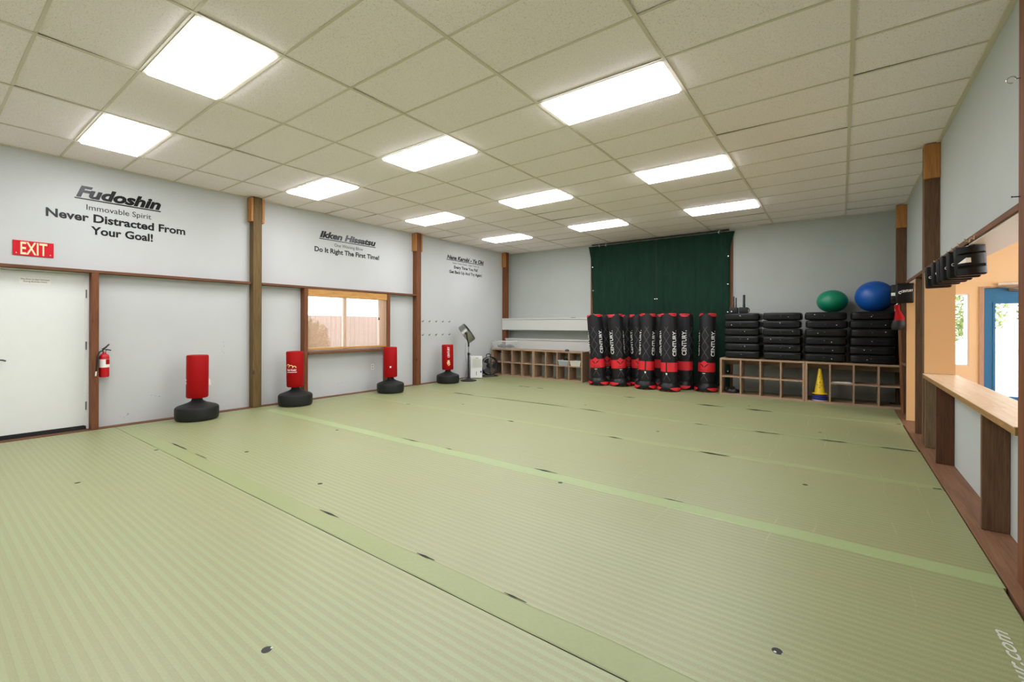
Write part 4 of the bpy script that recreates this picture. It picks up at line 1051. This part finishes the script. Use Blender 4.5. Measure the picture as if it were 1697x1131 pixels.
child(MB().box((a-.01, 10.772, dzt-.05), (b+.01, 10.80, dzt-.02)).box((dx0, 10.68, -.01), (a-.004, 10.80, dzt)).box((b+.004, 10.68, -.01), (dx1, 10.80, dzt)).box((a-.004, 10.68, dzt-.026), (b+.004, 10.80, dzt)), 'door_frame', M['framewood'], d2)
mb = MB().box((2.20, 10.66, 1.985), (2.42, 10.722, 2.03), 0, .006, 2).tube([(2.40, 10.655, 2.01), (2.22, 10.60, 2.035), (2.06, 10.66, 2.056)], .009, 6)
child(mb, 'door_closer', M['steel'], d2)
child(MB().lathe([(.028, 0), (.028, .01), (.012, .014), (.012, .045)], (b-.06, 10.725, 1.0), 14, 0, (0, -1, 0)).tube([(b-.06, 10.675, 1.0), (b-.17, 10.672, 1.0)], .009, 8), 'door_handle', M['steel'], d2)
pp = tag(bx((1.90, 12.0, -.16), (2.0, 12.1, 2.6), .004, 1).build('porch_post', M['white']), 'white porch post outside the lobby window', 'post')
struct('trim_4', bx((1.05, 10.685, 2.10), (1.86, 10.70, 2.115)), M['tan'])
lt = tag(bx((2.07, 10.62, 2.085), (2.95, 10.695, 2.125), .006, 2).build('door_sign', M['whitep']), 'white strip mounted above the blue door', 'strip')

# ------------------------------------------------------------------ outside
struct('ground_1', bx((-40, -30, -.30), (-8.40, 60, -.16)), M['gravel'])
struct('ground_2', bx((-8.40, 11.0, -.30), (60, 60, -.16)), M['gravel'])
struct('ground_3', bx((LX+.15, -30, -.30), (60, 11.0, -.16)), M['gravel'])
def tree(x, y, h, r, lab, seed):
    o = thing('leafy_tree', lab, 'tree', (x, y, -.16), 0, 'trees beyond the bright yard')
    MB().tube([(0, 0, 0), (.05, 0, h*.3), (-.05, .05, h*.6)], [.16, .12, .07], 8).build('trunk', M['bark'], o)
    rr = random.Random(seed); mb = MB()
    for i in range(5200):
        th = rr.uniform(0, 2*PI); ph = math.acos(rr.uniform(-1, 1)); q = r*rr.uniform(.55, 1)**.6*(1+.25*math.sin(3*th+seed)*math.sin(2*ph))
        p = Vector((q*math.sin(ph)*math.cos(th), q*math.sin(ph)*math.sin(th), h*.56+q*math.cos(ph)*h*.46/r))
        if p.z < .1: continue
        u = Vector((rr.uniform(-1, 1), rr.uniform(-1, 1), rr.uniform(-1, 1))).normalized(); v = u.orthogonal().normalized(); s = rr.uniform(.05, .09)*max(1., r/1.5)
        mb.add([p-u*s, p+v*s*.5, p+u*s, p-v*s*.5], [(0, 1, 2, 3)])
    mb.build('foliage', M['leaf' if x > -10 else 'leafpale'], o)
for i, (x, y, h, r) in enumerate(((5.4, 40., 7., 3.0), (12.2, 42., 7.6, 3.0), (19.0, 42., 7., 3.0), (-1.4, 42., 7.4, 3.0))):
    tree(x, y, h, r, ('leafy tree seen through the lobby window, left part', 'leafy tree seen through the blue door glass', 'leafy tree right of the door glass view', 'leafy tree farthest left beyond the lobby window')[i], i+1)
tree(-15.2, 8.0, 1.7, 1.1, 'pale bush outside the blind window, before the fence', 9)
fn_ = thing('yard_fence', 'board fence outside the window with the bamboo blind', 'fence', (-18, 9, -.16))
mb = MB()
for i in range(60): mb.box((-.01, -6+i*.2, .05), (.01, -6+i*.2+.185, 1.95))
mb.build('boards', M['fencew'], fn_)
mb = MB().box((.01, -6, .3), (.05, 6, .4)).box((.01, -6, 1.3), (.05, 6, 1.4)); mb.build('fence_rail', M['fencew'], fn_)

# ------------------------------------------------------------------ light, camera, render view
wd = bpy.data.worlds.new('sky'); SC.world = wd; wd.use_nodes = True
nt = wd.node_tree; nt.nodes.clear(); bg = nt.nodes.new('ShaderNodeBackground'); ow = nt.nodes.new('ShaderNodeOutputWorld')
sk = nt.nodes.new('ShaderNodeTexSky'); sk.sky_type = 'HOSEK_WILKIE'; sk.turbidity = 6; sk.sun_direction = Vector((.35, .55, .75)).normalized(); sk.ground_albedo = .5
mx = nt.nodes.new('ShaderNodeMix'); mx.data_type = 'RGBA'; mx.inputs[0].default_value = .75; mx.inputs[7].default_value = (1, 1, 1.03, 1)
nt.links.new(sk.outputs[0], mx.inputs[6]); nt.links.new(mx.outputs[2], bg.inputs[0]); bg.inputs[1].default_value = 8.0
nt.links.new(bg.outputs[0], ow.inputs[0])

cam = bpy.data.cameras.new('camera'); co_ = bpy.data.objects.new('camera', cam); COL.objects.link(co_)
FPX, YAW, Y0, ROLL = 740.5, math.radians(36.38), 539.45, -.003
cam.sensor_fit = 'HORIZONTAL'; cam.sensor_width = 36; cam.lens = FPX*36/1697
cam.shift_y = -(565.5-Y0)/1697; cam.clip_start = .05; cam.clip_end = 300
co_.location = (0, 0, 1.403)
co_.rotation_euler = (Matrix.Rotation(YAW, 3, 'Z') @ Matrix.Rotation(PI/2, 3, 'X') @ Matrix.Rotation(-ROLL, 3, 'Z')).to_euler()
SC.camera = co_
SC.view_settings.view_transform = 'Standard'; SC.view_settings.look = 'None'; SC.view_settings.gamma = 1; SC.view_settings.exposure = 0.0
SC.view_settings.use_curve_mapping = False
SC.cycles.max_bounces = 12; SC.cycles.diffuse_bounces = 6; SC.cycles.transparent_max_bounces = 24
SC.cycles.use_denoising = True
